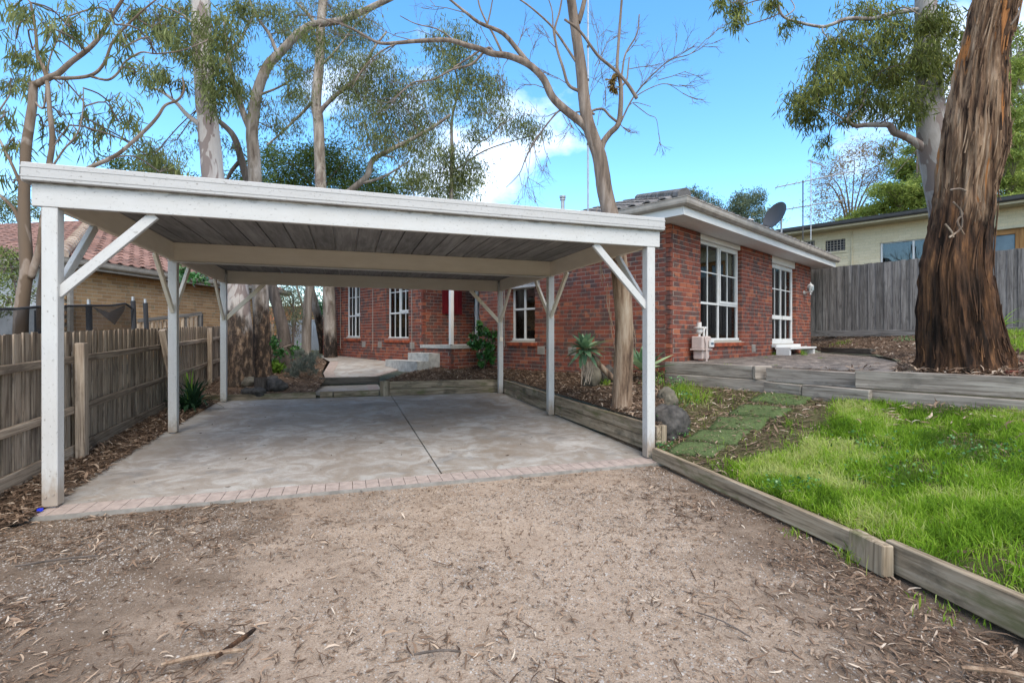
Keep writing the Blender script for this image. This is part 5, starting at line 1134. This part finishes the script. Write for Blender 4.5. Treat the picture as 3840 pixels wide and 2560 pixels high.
# ------------------------------------------------------------------ big stringybark in the right foreground
TB = 5.75
edge = [(1400, 3452, 3790), (1384, 3456, 3776), (1347, 3462, 3762), (1300, 3461, 3748), (1236, 3460, 3732), (1146, 3458, 3714), (1012, 3460, 3697), (879, 3487, 3705), (780, 3506, 3716), (709, 3518, 3721), (620, 3527, 3745), (545, 3534, 3760), (436, 3553, 3758), (327, 3577, 3764), (218, 3600, 3769), (110, 3626, 3795), (0, 3651, 3818), (-100, 3673, 3840), (-260, 3705, 3870)]
bt = thing('stringybark_tree', 'massive rough reddish brown trunk on the mulch at right', 'tree', at(3620, 1384, TB))
ctr = [at((a+b)/2, y, TB) for y, a, b in edge]; rad = [(b-a)/2*TB/F*.97-.035 for y, a, b in edge]
cs_ = spline(ctr, 20); rs_ = [r.x for r in spline([V(r, 0, 0) for r in rad], 20)]
m = MB(); nA = 170; vs_ = []; fs = []
for i, (p, r) in enumerate(zip(cs_, rs_)):
    zf = max(0, 1-(p.z-.85)/1.0)
    for k in range(nA):
        a = 2*math.pi*k/nA; ca_, sa_ = math.cos(a), math.sin(a)
        tw_ = a+p.z*.10
        q = V(math.cos(tw_), math.sin(tw_), 0)
        d = .035*n3((q.x*4, q.y*4, p.z*.5), 1.0)+.075*(.35-abs(n3((q.x*7, q.y*7, p.z*.55), 1.0, 4))**.7)+.045*(.35-abs(n3((q.x*15, q.y*15, p.z*1.1), 1.0, 8))**.7)+.014*n3((q.x*38, q.y*38, p.z*3), 1., 2)
        d += zf*.06*n3((q.x*2.2, q.y*2.2, .3), 1., 3)
        vs_.append(p+V(ca_, sa_, 0)*(r+d*(.8+.4*zf)-.012))
n_ = len(cs_)
fs = [(i*nA+k, i*nA+(k+1) % nA, (i+1)*nA+(k+1) % nA, (i+1)*nA+k) for i in range(n_-1) for k in range(nA)]
m.add(vs_, fs); m.build('trunk', B_STRING, bt, True)
m = MB()
for k in range(230):
    L_ = random.randrange(8, 34); i = random.randrange(6, n_-L_-2); a = random.uniform(math.pi*.95, math.pi*2.05); dr_ = random.uniform(-.002, .006); peel = random.choice((0, 0, .03, .06)); up_ = random.random() < .5; wv = random.uniform(.004, .010)
    pts = []; ww = []
    for j in range(i, i+L_, 2):
        f_ = (j-i)/L_; f_ = f_ if up_ else 1-f_; aa = a+(j-i)*dr_; off = .016+peel*max(0, f_-.6)**1.5*3; pts.append(cs_[j]+V(math.cos(aa), math.sin(aa), 0)*(rs_[j]+off)); ww.append(wv*(1-.75*f_**2))
    if len(pts) > 2: m.tube(pts, ww, 4, random.random())
struct(m.build('bark_strips', B_STRING, bt), 'stuff')
m = MB()
for pts in ([(3575, 757), (3610, 800), (3590, 830), (3615, 880)], [(3600, 780), (3607, 850), (3560, 890)], [(3545, 840), (3570, 870), (3575, 890)], [(3564, 712), (3600, 708), (3622, 718)], [(3790, 95), (3815, 60), (3822, 40)]):
    m.tube(spline([at(x, y, TB-.40) for x, y in pts], 3), .010, 5)
m.build('loose_bark', B_DEAD, bt)
# ------------------------------------------------------------------ plants
def leafblade(name, root, p, d, L, wd, droop, m_, n=6, fold=.25, t=None):
    d = Vector(d).normalized(); s = d.cross(V(0, 0, 1)); s = s.normalized() if s.length > .05 else V(1, 0, 0); m = MB(); P_ = Vector(p); v_ = []; dd = d.copy()
    for i in range(n+1):
        f = i/n; wv = wd*.5*max(.03, (math.sin(math.pi*min(1, .18+f*.82))**.8)); up = s.cross(dd).normalized()
        v_ += [P_-s*wv+up*wv*fold, P_, P_+s*wv+up*wv*fold]; P_ = P_+dd*(L/n); dd = (dd+V(0, 0, -droop/n)).normalized()
    fs = []
    for i in range(n): a = i*3; fs += [(a, a+1, a+4, a+3), (a+1, a+2, a+5, a+4)]
    m.add(v_, fs, random.random() if t is None else t); return m.build(name, m_, root, True)
def rosette(root, c, n, L, wd, m_, e0, e1, droop, axis=V(0, 0, 1), name='leaf'):
    axis = axis.normalized(); x = axis.orthogonal().normalized(); y = axis.cross(x)
    for k in range(n):
        f = k/(n-1); a = k*2.39996; el = e0+(e1-e0)*f; d = (x*math.cos(a)+y*math.sin(a))*math.cos(el)+axis*math.sin(el)
        leafblade(name, root, Vector(c)+d*.03, d, L*random.uniform(.8, 1.1)*(1-.25*f), wd*random.uniform(.85, 1.1), droop*random.uniform(.6, 1.3), m_)
# strappy clump beside the second left post
pc = G(715, 1535)
sp = thing('strappy_plant', 'dark green strap-leaved clump beside the left fence behind the middle post', 'plant', pc)
for k in range(64):
    a = random.uniform(0, 6.28); e = random.uniform(.55, 1.45); d = V(math.cos(a)*math.cos(e), math.sin(a)*math.cos(e), math.sin(e)); leafblade('leaf', sp, pc+V(random.uniform(-.1, .1), random.uniform(-.1, .1), 0), d, random.uniform(.45, .72), .05, random.uniform(.9, 2.2), STRAP, 7, .2, random.uniform(0, .75))
for k in range(7): leafblade('leaf', sp, pc+V(random.uniform(-.04, .06), 0, .1), V(random.uniform(-.25, .35), random.uniform(-.2, .2), 1), random.uniform(.5, .65), .05, .15, STRAP, 6, .2, 1.)
# tall agave with leaning stem, low agave, palm sprig
ac = at(2192, 1312, 7.9); ag = thing('agave_plant', 'pale agave rosette on a leaning bare stem with hanging dry roots', 'plant', G(2290, 1410))
rosette(ag, ac, 40, .36, .10, AGAVE, -.6, 1.35, .45, V(-.25, -.55, .8))
for d in (V(.8, -.1, .55), V(.9, -.2, .35), V(.95, .1, .2), V(.75, -.3, .6)): leafblade('leaf', ag, ac+V(.03, 0, 0), d, .50, .06, .8, AGAVE, 7)
m = MB(); sp_ = spline([ac, at(2225, 1345, 7.95), at(2265, 1385, 8.0), at(2300, 1420, 8.0)], 4); m.tube(sp_, [.05, .055, .055, .05, .05, .045, .045, .045, .045, .05, .05, .05, .05], 9, .5, True, .12, 6); m.build('stem', B_DEAD, ag, True)
m = MB()
for k in range(18):
    p = ac+V(random.uniform(-.06, .10), random.uniform(-.06, .04), -.05); L = random.uniform(.25, .5); m.tube(spline([p+V(0, -.05, 0), p+V(random.uniform(-.03, .04), random.uniform(-.09, -.05), -L*.5), p+V(random.uniform(-.07, .05), -.06, -L)], 3), .007, 4, .95)
m.build('dry_roots', LITTER, ag)
ac = G(2420, 1425); ag = thing('agave_plant', 'low broad green agave between the bare trunk and the front right post', 'plant', ac); rosette(ag, ac+V(0, .05, .14), 18, .62, .17, AGAVE, .2, 1.35, .25)
pc = at(2345, 1345, 7.6); pl = thing('palm_sprig', 'small light green fan leaf behind the bare trunk', 'plant', pc)
for k in range(9): a = math.radians(150+k*13); leafblade('leaflet', pl, pc, V(math.cos(a), -.1, math.sin(a)*.5+.1), .24, .028, .2, LIME, 4)
m = MB(); m.tube([pc, V(pc.x+.05, pc.y, gz(pc.x, pc.y))], .006, 5); m.build('stalk', LIME, pl)
hb = G(1815, 1385); root = bush('shrub', 'glossy green leafy shrub growing in the bed beside the porch', hb.y, [(1810, 1240, 28, 32, 0), (1790, 1280, 38, 25, 0), (1835, 1280, 30, 25, 0), (1812, 1325, 34, 25, 0), (1800, 1355, 26, 18, 0), (1850, 1300, 24, 20, 0), (1860, 1250, 20, 12, 0), (1775, 1262, 18, 14, 0), (1848, 1345, 16, 16, 0), (1800, 1215, 14, 14, 0)], SHINY, (.085, .06), 620, trunk=[([(1815, 1385), (1812, 1300), (1808, 1215)], 4, 2), ([(1815, 1385), (1830, 1310), (1855, 1250)], 3, 1.5), ([(1815, 1385), (1795, 1320), (1775, 1262)], 3, 1.5)], hang=.25, clump=.06)
# potted plant by the right fence
pp = at(3745, 1245, 8.9); pp.z = gz(pp.x, pp.y); pt = thing('potted_plant', 'strappy yellow-green plant in a fluted cream pot right of the big trunk', 'potted plant', pp)
m = MB(); m.lathe(pp+V(0, 0, 0), [(.06, 0), (.075, .02), (.095, .20), (.105, .22), (.105, .25), (.09, .25), (.085, .2)], 20); m.build('pot', POT, pt)
for k in range(30):
    a = random.uniform(0, 6.28); e = random.uniform(.5, 1.4); leafblade('leaf', pt, pp+V(0, 0, .24), V(math.cos(a)*math.cos(e), math.sin(a)*math.cos(e), math.sin(e)), random.uniform(.3, .55), .045, random.uniform(.6, 1.9), LIME, 6)
hz = [G(3765, 1335), G(3800, 1352), G(3838, 1368), G(3900, 1372)]
hs_ = thing('garden_hose', 'green hose with red fitting lying in the grass beside the big trunk', 'hose', hz[0]); m = MB(); m.tube(spline([p+V(0, 0, .02) for p in hz], 4), .014, 8); m.build('tube', HOSE, hs_, True)
m = MB(); m.tube([G(3826, 1364)+V(0, 0, .025), G(3842, 1369)+V(0, 0, .025)], .022, 8); m.build('fitting', simple('red_plastic', (.6, .04, .02), .4), hs_)
# boulders and stump
import bmesh
def boulder(label, p, sx, sy, sz, m_, sink=.25, rot=0):
    bm_ = bmesh.new(); bmesh.ops.create_icosphere(bm_, subdivisions=4, radius=1.); o0 = random.uniform(0, 50)
    for v_ in bm_.verts:
        d = 1+.30*n3(v_.co, 1.1, o0)+.17*n3(v_.co, 2.4, o0)+.07*n3(v_.co, 6, o0)+.03*n3(v_.co, 14, o0); v_.co = V(v_.co.x*sx*d, v_.co.y*sy*d, v_.co.z*sz*d)
    me = bpy.data.meshes.new('boulder'); bm_.to_mesh(me); bm_.free(); me.materials.append(m_); me.polygons.foreach_set('use_smooth', [True]*len(me.polygons))
    o = link('boulder', me, None, Matrix.Translation(Vector(p)+V(0, 0, sz*(1-2*sink)))@Matrix.Rotation(rot, 4, 'Z')); tag(o, label, 'boulder'); return o
boulder('round dark basalt boulder at the foot of the trunk beside the step', G(1208, 1448), .20, .17, .15, BOULDER)
boulder('large grey basalt boulder right of the cut stump', G(1035, 1465), .22, .18, .16, BOULDER)
boulder('pale topped basalt boulder left of the cut stump', G(935, 1450), .16, .16, .14, BOULDERM)
boulder('flat dark boulder in front of the cut stump', G(962, 1478), .17, .12, .09, BOULDER)
boulder('small dark boulder left of the flat boulder', G(925, 1478), .11, .10, .09, BOULDER)
boulder('small boulder behind the large grey boulder', G(1022, 1432), .15, .12, .10, BOULDER)
boulder('mossy upright boulder leaning under the agave stem', G(2222, 1450), .16, .14, .26, BOULDERM, .15)
boulder('dark boulder behind the bare trunk in the raised bed', G(2275, 1440), .16, .14, .20, BOULDER, .15)
boulder('large dark boulder behind the front right carport post', G(2505, 1630), .24, .24, .22, BOULDER, .2)
boulder('mossy boulder behind the large dark boulder at the bed corner', G(2500, 1525), .14, .14, .17, BOULDERM, .2)
boulder('mossy boulder below the left end of the silver sleeper wall', G(2500, 1440), .17, .15, .14, BOULDERM, .2)
gp = G(976, 1470); st_ = thing('tree_stump', 'short cut tree stump between the basalt boulders', 'stump', gp); m = MB(); m.tube([gp-V(0, 0, .05), gp+V(0, 0, .12), gp+V(.0, 0, .30)], [.125, .115, .11], 18, .5, False, .10, 4); m.build('bark', B_DARK, st_, True); m = MB(); m.tube([gp+V(0, 0, .0), gp+V(0, 0, .285)], [.10, .10], 18); m.build('cut_face', simple('cut_wood', (.16, .12, .09), .9, var=.4, scale=20), st_)
# blue clip, brick by the tree, bits of bark
o = MB().lathe(onz(150, 1915, .005), [(.018, 0), (.02, .004), (.019, .018), (.012, .02), (.012, .012), (.0, .012)], 14).build('plastic_clip', BLUE); tag(o, 'small bright blue plastic clip at the foot of the front left post', 'clip')
o = stick('brick', G(3815, 1404)+V(-.1, 0, .01), G(3815, 1404)+V(.13, .03, .01), .11, .06, BRICK); tag(o, 'loose red brick lying right of the big trunk', 'brick')
o = stick('timber_offcut', G(3095, 1268)+V(0, 0, .02), G(3135, 1266)+V(0, 0, .02), .1, .04, PALING2); tag(o, 'pale timber offcut under the tall grey fence', 'timber')
# ------------------------------------------------------------------ scattered stuff: pebbles, litter, grass
def onmesh(L_, n, mask=None):
    A_ = np.array(L_['v']).reshape(L_['nu']+1, L_['nv']+1, 3); c = np.stack([A_[:-1, :-1], A_[1:, :-1], A_[1:, 1:], A_[:-1, 1:]], 2)
    ar = np.linalg.norm(np.cross(c[:, :, 1]-c[:, :, 0], c[:, :, 3]-c[:, :, 0]), axis=2).ravel(); c = c.reshape(-1, 4, 3)
    i = rng.choice(len(ar), n, p=ar/ar.sum()); u = rng.uniform(0, 1, (n, 1)); v_ = rng.uniform(0, 1, (n, 1)); c = c[i]
    p = (c[:, 0]*(1-u)+c[:, 1]*u)*(1-v_)+(c[:, 3]*(1-u)+c[:, 2]*u)*v_
    return p[mask(p)] if mask is not None else p
def fbm(p, s, o=0.):
    return np.array([noise.fractal(V(a[0]*s+o, a[1]*s, o), .6, 2., 4) for a in p])
def debris(p, lmin, lmax, wr, pitch=.22, bend=.3, lift=.006, tone=None, tl=(0, 1)):
    n = len(p); yaw = rng.uniform(0, 2*np.pi, n); pt = rng.normal(0, pitch, n); d = np.stack([np.cos(yaw)*np.cos(pt), np.sin(yaw)*np.cos(pt), np.sin(pt)], 1)
    up = np.array([[0, 0, 1.]])+rng.normal(0, .35, (n, 3)); side = unit(np.cross(d, up)); nr = np.cross(side, d); L = rng.uniform(lmin, lmax, n)[:, None]; Wd = L*rng.uniform(wr[0], wr[1], (n, 1)); b = rng.normal(0, bend, (n, 1)); cv = rng.normal(0, .18, (n, 1))
    p = p+np.array([0, 0, lift])-d*L*.5; p[:, 2] += np.abs(d[:, 2])*L[:, 0]*.45
    ring = []
    for f_, w_ in ((0., .14), (.3, .42), (.68, .46), (1., .07)):
        q = p+d*L*f_+nr*L*np.abs(b)*(f_*(1-f_))+side*L*cv*(f_*(1-f_)*3); ring += [q-side*Wd*w_, q+side*Wd*w_]
    v_ = np.stack(ring, 1).reshape(-1, 3); k = np.arange(n)[:, None]*8
    f = np.concatenate([k+np.array([2*i, 2*i+1, 2*i+3, 2*i+2]) for i in range(3)], 0); t = rng.uniform(tl[0], tl[1], n) if tone is None else tone
    return v_, f, np.concatenate([t, t, t])
def emitstuff(name, parts, m_, label=None):
    k = 0; Vs, Fs, Ts = [], [], []
    for v_, f, t in parts: Vs.append(v_); Fs.append(f+k); Ts.append(t); k += len(v_)
    o = npmesh(name, np.concatenate(Vs), np.concatenate(Fs), np.concatenate(Ts), m_); o['kind'] = 'stuff'
    if label: o['label'] = label
    return o
slabf = lambda p: ((p[:, 0]-L1.x)*DP.x+(p[:, 1]-L1.y)*DP.y)       # depth coordinate in the carport frame
def edx(Y): return np.interp(Y, [-2, .9, 2.24, 3.13, 4.33, 5.62], [2.5, 2.42, 2.33, 2.21, 1.93, 1.58])
vis = lambda p: (p[:, 1] > 1.7) & (np.abs(p[:, 0])/p[:, 1] < 1.15) & (slabf(p) < -.25) & (p[:, 0] < edx(p[:, 1])-.03)
p = onmesh(drive, 1300000, vis); q_ = fbm(p, 1.3); q2_ = fbm(p, .55, 7); keep = rng.uniform(0, 1, len(p)) < np.clip(.55+.9*q_+.5*q2_, .08, 1)*(1-.3*track(p)); p = p[keep][:120000]
n = len(p); r = rng.lognormal(math.log(.0038), .38, n).clip(.002, .010)
oc = np.array([[1, 0, 0], [0, 1, 0], [-1, 0, 0], [0, -1, 0], [0, 0, 1.]]); yaw = rng.uniform(0, 6.28, n); cs2, sn2 = np.cos(yaw), np.sin(yaw); el = rng.uniform(.7, 1.3, (n, 2))
vv = np.repeat(oc[None], n, 0)*np.concatenate([el, np.ones((n, 1))*.8], 1)[:, None, :]; vv = np.stack([vv[:, :, 0]*cs2[:, None]-vv[:, :, 1]*sn2[:, None], vv[:, :, 0]*sn2[:, None]+vv[:, :, 1]*cs2[:, None], vv[:, :, 2]], 2)*r[:, None, None]+p[:, None, :]
ff = (np.arange(n)[:, None, None]*5+np.array([[0, 1, 4], [1, 2, 4], [2, 3, 4], [3, 0, 4]])).reshape(-1, 3)
o = npmesh('pebbles', vv.reshape(-1, 3), ff, np.repeat(rng.uniform(0, 1, n)**1.2, 4), STONE); struct(o, 'stuff', 'loose grey and tan pebbles over the gravel drive')
# leaf and bark litter on the drive: thick along both sides, thin in the middle
p = onmesh(drive, 620000, vis); e_r = edx(p[:, 1])-p[:, 0]; dens = .05+1.1*np.exp(-(np.maximum(e_r, 0)/.62)**1.5)+1.0*np.clip((-1.2-p[:, 0])/1.6, 0, 1)+.35*np.clip((2.9-p[:, 1])/.8, 0, 1)
dens *= np.clip(.75+1.7*fbm(p, 1.3, 3), .08, 2.)*(1-.6*track(p)); p = p[rng.uniform(0, 1, len(p)) < dens*.34]
A_ = debris(p, .025, .078, (.10, .20)); k = len(p)//3; p3 = p[rng.permutation(len(p))[:k]]; B2 = debris(p3, .05, .16, (.03, .06), .08, .3, .006, None, (0, .5))
C2 = debris(onmesh(drive, 260000, vis)[:9000], .012, .04, (.12, .3), .15, .2, .004, None, (.2, .8))
emitstuff('leaf_litter', [A_, B2, C2], LITTER, 'dry gum leaves, bark shreds and twigs scattered over the gravel drive')
mk = []
for L_, n in ((strip, 5200), (bed, 9000), (bed2, 3200), (treebed, 9000), (bank, 24000)):
    p = onmesh(L_, n); mk.append(debris(p, .03, .11, (.10, .25), .25, .35, .01)); mk.append(debris(onmesh(L_, n//2), .06, .2, (.03, .07), .12, .3, .012, None, (0, .55)))
tq = np.array([[5.2+random.gauss(0, .75), 5.75+random.gauss(-.25, .55), 0] for _ in range(2600)]); tq[:, 2] = [gz(a, b_2)+random.uniform(0, .05) for a, b_2, _ in tq]; mk.append(debris(tq, .04, .13, (.08, .22), .3, .35, .012, None, (.25, 1)))
emitstuff('mulch_litter', mk, LITTER, 'bark chips and dead leaves covering the garden beds')
sp_n = 260; pts_ = np.array([list(cp(random.uniform(.0, 5.8), random.uniform(0, 5.4))+V(0, 0, .004)) for _ in range(sp_n)]); emitstuff('slab_litter', [debris(pts_, .01, .05, (.1, .3), .1, .2, .004, None, (0, .6))], LITTER, 'few leaf scraps on the concrete slab')
# lawn grass, thinning to leaf litter towards the raised bed on the left
g0, g1, g2 = G(2700, 1750), G(2900, 1620), G(3120, 1500)
LNX = np.array([g0.y, g1.y, g2.y]); 
def leftof(p):   # signed distance to the right of the line through the turf mats
    a = np.array([g0.x, g0.y]); b = np.array([g2.x, g2.y]); d = (b-a)/np.linalg.norm(b-a); w = p[:, :2]-a; return w[:, 0]*d[1]-w[:, 1]*d[0]
p = onmesh(lawn, 520000, lambda p: (p[:, 1] > 1.3) & (p[:, 0]/p[:, 1] < 1.2)); s_ = leftof(p); nz_ = fbm(p, 1.1, 2); nz2 = fbm(p, 3.2, 5)
den = np.clip((s_-.05+.4*nz_)/.45, 0.01, 1)*np.clip(.75+1.0*nz_+.7*nz2, .10, 1); p = p[rng.uniform(0, 1, len(p)) < den]; p = p[:150000]; nzk = fbm(p, 1.0, 12); n = len(p)
def grass(p, hmin, hmax, wd, lean=.75, tone=None):
    n = len(p); h = (rng.uniform(hmin, hmax, n))[:, None]; yaw = rng.uniform(0, 6.28, n); dr = np.stack([np.cos(yaw), np.sin(yaw), 0*yaw], 1); ln = np.abs(rng.normal(0, lean, n))[:, None].clip(.05, 1.9)
    d1 = unit(dr*ln*.5+np.array([0, 0, 1.])); d2 = unit(dr*ln*1.5+np.array([0, 0, .75])); sd_ = unit(np.cross(d1, np.array([0, 0, 1.])+rng.normal(0, .3, (n, 3)))); w_ = rng.uniform(.7, 1.3, (n, 1))*wd
    p1 = p+d1*h*.5; p2 = p1+d2*h*.5
    v_ = np.stack([p-sd_*w_*.4, p+sd_*w_*.4, p1+sd_*w_*.5, p1-sd_*w_*.5, p2+sd_*w_*.08, p2-sd_*w_*.08], 1).reshape(-1, 3); k = np.arange(n)[:, None]*6
    f = np.concatenate([k+np.array([0, 1, 2, 3]), k+np.array([3, 2, 4, 5])], 0); t = rng.uniform(.1, 1, n) if tone is None else tone; return v_, f, np.concatenate([t, t])
tone = np.clip(.45+1.0*nzk+.4*fbm(p, 4.5, 21)+rng.normal(0, .22, n), 0, 1); GP = [grass(p, .03, .12, .0046, 1.05, tone)]
def tuft(x, y, n, r, h): c = G(x, y); q = np.array([[c.x+random.gauss(0, r), c.y+random.gauss(0, r), 0] for _ in range(n)]); q[:, 2] = [gz(a, b) for a, b, _ in q]; GP.append(grass(q, h*.4, h, .005, .6))
for a in ((2640, 1375, 110, .05, .16), (2730, 1372, 25, .04, .06), (2790, 1378, 25, .04, .05), (2870, 1343, 30, .04, .05), (3080, 1345, 30, .05, .05), (3040, 1312, 160, .10, .14), (2905, 1373, 20, .03, .04), (2560, 1465, 160, .12, .22), (2600, 1500, 260, .15, .20), (2900, 1465, 150, .12, .16), (3010, 1470, 60, .04, .22), (3150, 1290, 120, .15, .12), (1255, 1315, 260, .35, .2), (3260, 1330, 120, .15, .10), (2530, 1480, 160, .1, .22), (3200, 2110, 60, .05, .16), (3050, 1960, 40, .05, .10), (2980, 2010, 30, .04, .08), (2210, 1445, 40, .05, .14), (2270, 1450, 60, .05, .2), (2050, 1480, 25, .04, .10), (2480, 1600, 30, .06, .10), (3560, 2300, 50, .08, .08), (2470, 1440, 30, .1, .35)): tuft(*a)
q = onmesh(bank, 60000, lambda p: (p[:, 0] > 7.2-.0*p[:, 1]) & (p[:, 0]/p[:, 1] > .985) & (p[:, 0]/p[:, 1] < 1.2)); q = q[rng.uniform(0, 1, len(q)) < np.clip(.5+fbm(q, 1.5), 0, 1)]; GP.append(grass(q, .05, .16, .007, .6))
emitstuff('lawn_grass', GP, GRASS, 'lush uneven green grass on the sloping lawn and in tufts')
p = onmesh(lawn, 60000, lambda p: p[:, 1] > 1.3); s_ = leftof(p); p = p[(rng.uniform(0, 1, len(p)) < np.where(s_ < .12, .9, .22))][:8000]; emitstuff('lawn_litter', [debris(p, .03, .11, (.05, .2), .2, .3, .012)], LITTER, 'dead leaves and bark shreds on the bare part of the lawn')
# clover and creeping weeds: small rounded leaves
def weeds(spots):
    P_ = []
    for x, y, n, r, h in spots:
        c = G(x, y)
        for _ in range(n): a, b = c.x+random.gauss(0, r), c.y+random.gauss(0, r); P_.append((a, b, gz(a, b)+random.uniform(.01, h)))
    P_ = np.array(P_); n = len(P_); d = rng.normal(size=(n, 3)); d[:, 2] *= .3; d = unit(d); v_, f = blades(P_, d, rng.uniform(.02, .04, n), rng.uniform(.018, .034, n)); return v_, f, rng.uniform(.3, 1, n)
emitstuff('weeds', [weeds([(2490, 1690, 45, .05, .08), (2465, 1720, 30, .04, .06), (2540, 1640, 60, .08, .10), (2900, 1910, 90, .06, .08), (3010, 1935, 60, .08, .12), (3400, 1470, 120, .12, .12), (3600, 1510, 120, .15, .12), (3260, 1680, 200, .2, .06), (3350, 1780, 160, .2, .06), (3700, 1700, 220, .25, .06), (2520, 1480, 120, .1, .25), (2560, 1520, 80, .1, .2), (2720, 1450, 80, .1, .12), (2850, 1440, 60, .08, .1), (2440, 1450, 60, .08, .2), (3350, 1370, 80, .1, .05), (2880, 1870, 60, .06, .05)])], SHINY, 'clover and creeping weeds along the edgings and in the lawn')
MATS = []
# turf mats laid as stepping stones
for k, (x, y, w_, lab) in enumerate(((2610, 1690, .5, 'nearest artificial turf mat beside the lawn edging'), (2690, 1640, .55, 'second artificial turf mat up from the edging'), (2770, 1590, .55, 'middle artificial turf mat in the row'), (2850, 1545, .55, 'fourth artificial turf mat up from the edging'), (2930, 1500, .6, 'farthest artificial turf mat below the sleeper step'))):
    c = G(x, y); m = MB(); n_ = 8; ang = .75+random.uniform(-.16, .16); w_ *= random.uniform(.84, .95)
    ex, ey = V(math.cos(ang), math.sin(ang), 0), V(-math.sin(ang), math.cos(ang), 0)
    for i in range(n_+1):
        for j in range(n_+1): p = c+ex*w_*(i/n_-.5)*.72+ey*w_*(j/n_-.5)*1.15+V(random.uniform(-.012, .012), random.uniform(-.012, .012), 0); p.z = gz(p.x, p.y)+.034+random.uniform(-.002, .002); m.v.append(tuple(p))
    nv_ = len(m.v); m.v += [(a, b, c_-.03) for a, b, c_ in m.v]
    for i in range(n_):
        for j in range(n_): a = i*(n_+1)+j; m.f.append((a, a+n_+1, a+n_+2, a+1)); m.t.append(.5)
    rim = [i*(n_+1) for i in range(n_+1)]+[n_*(n_+1)+j for j in range(1, n_+1)]+[i*(n_+1)+n_ for i in range(n_-1, -1, -1)]+[j for j in range(n_-1, 0, -1)]
    for i in range(len(rim)): a, b = rim[i], rim[(i+1) % len(rim)]; m.f.append((a, a+nv_, b+nv_, b)); m.t.append(.5)
    MATS.append((c, w_)); tag(m.build('turf_mat', TURF, None, True), lab, 'turf mat', 'artificial turf mats laid up the slope')
mp_ = np.array([[c.x+random.uniform(-.3, .3)*w_*1.6, c.y+random.uniform(-.3, .3)*w_*1.6, 0] for c, w_ in MATS for _ in range(60)]); mp_[:, 2] = [gz(a, b_2)+.045 for a, b_2, _ in mp_]; emitstuff('mat_litter', [debris(mp_, .02, .07, (.08, .2), .15, .2, .002)], LITTER, 'leaf scraps lying on the turf mats')
# larger sticks and bark on the drive
for x, y, a, L_, w_, mt, lab, cat in ((1640, 2460, .05, .20, .010, B_DARK, 'brown stick lying low in the middle of the drive', 'stick'), (885, 2420, 1.25, .20, .020, B_STRING, 'orange brown bark strip at lower left of the drive', 'bark'), (3780, 2545, -.35, .30, .02, B_DEAD, 'grey stick at the lower right corner of the drive', 'stick'), (215, 2110, .35, .40, .014, B_DARK, 'reddish stick among leaves at the left of the drive', 'stick'), (2710, 2350, -.9, .28, .007, B_DARK, 'thin twig at the right of the drive', 'twig'), (760, 2475, .3, .30, .018, B_DEAD, 'long pale bark ribbon at the bottom left of the drive', 'bark')):
    c = onz(x, y, -.02); d = V(math.cos(a), math.sin(a), 0)
    m = MB(); m.tube(spline([c-d*L_/2+V(0, 0, .012), c+V(.01, .015, .018), c+d*L_/2+V(0, .01, .012)], 3), [w_*.4]+[w_*.55]*5+[w_*.3], 6, .5, True, .2, 12)
    tag(m.build('stick' if cat != 'bark' else 'bark_strip', mt), lab, cat)
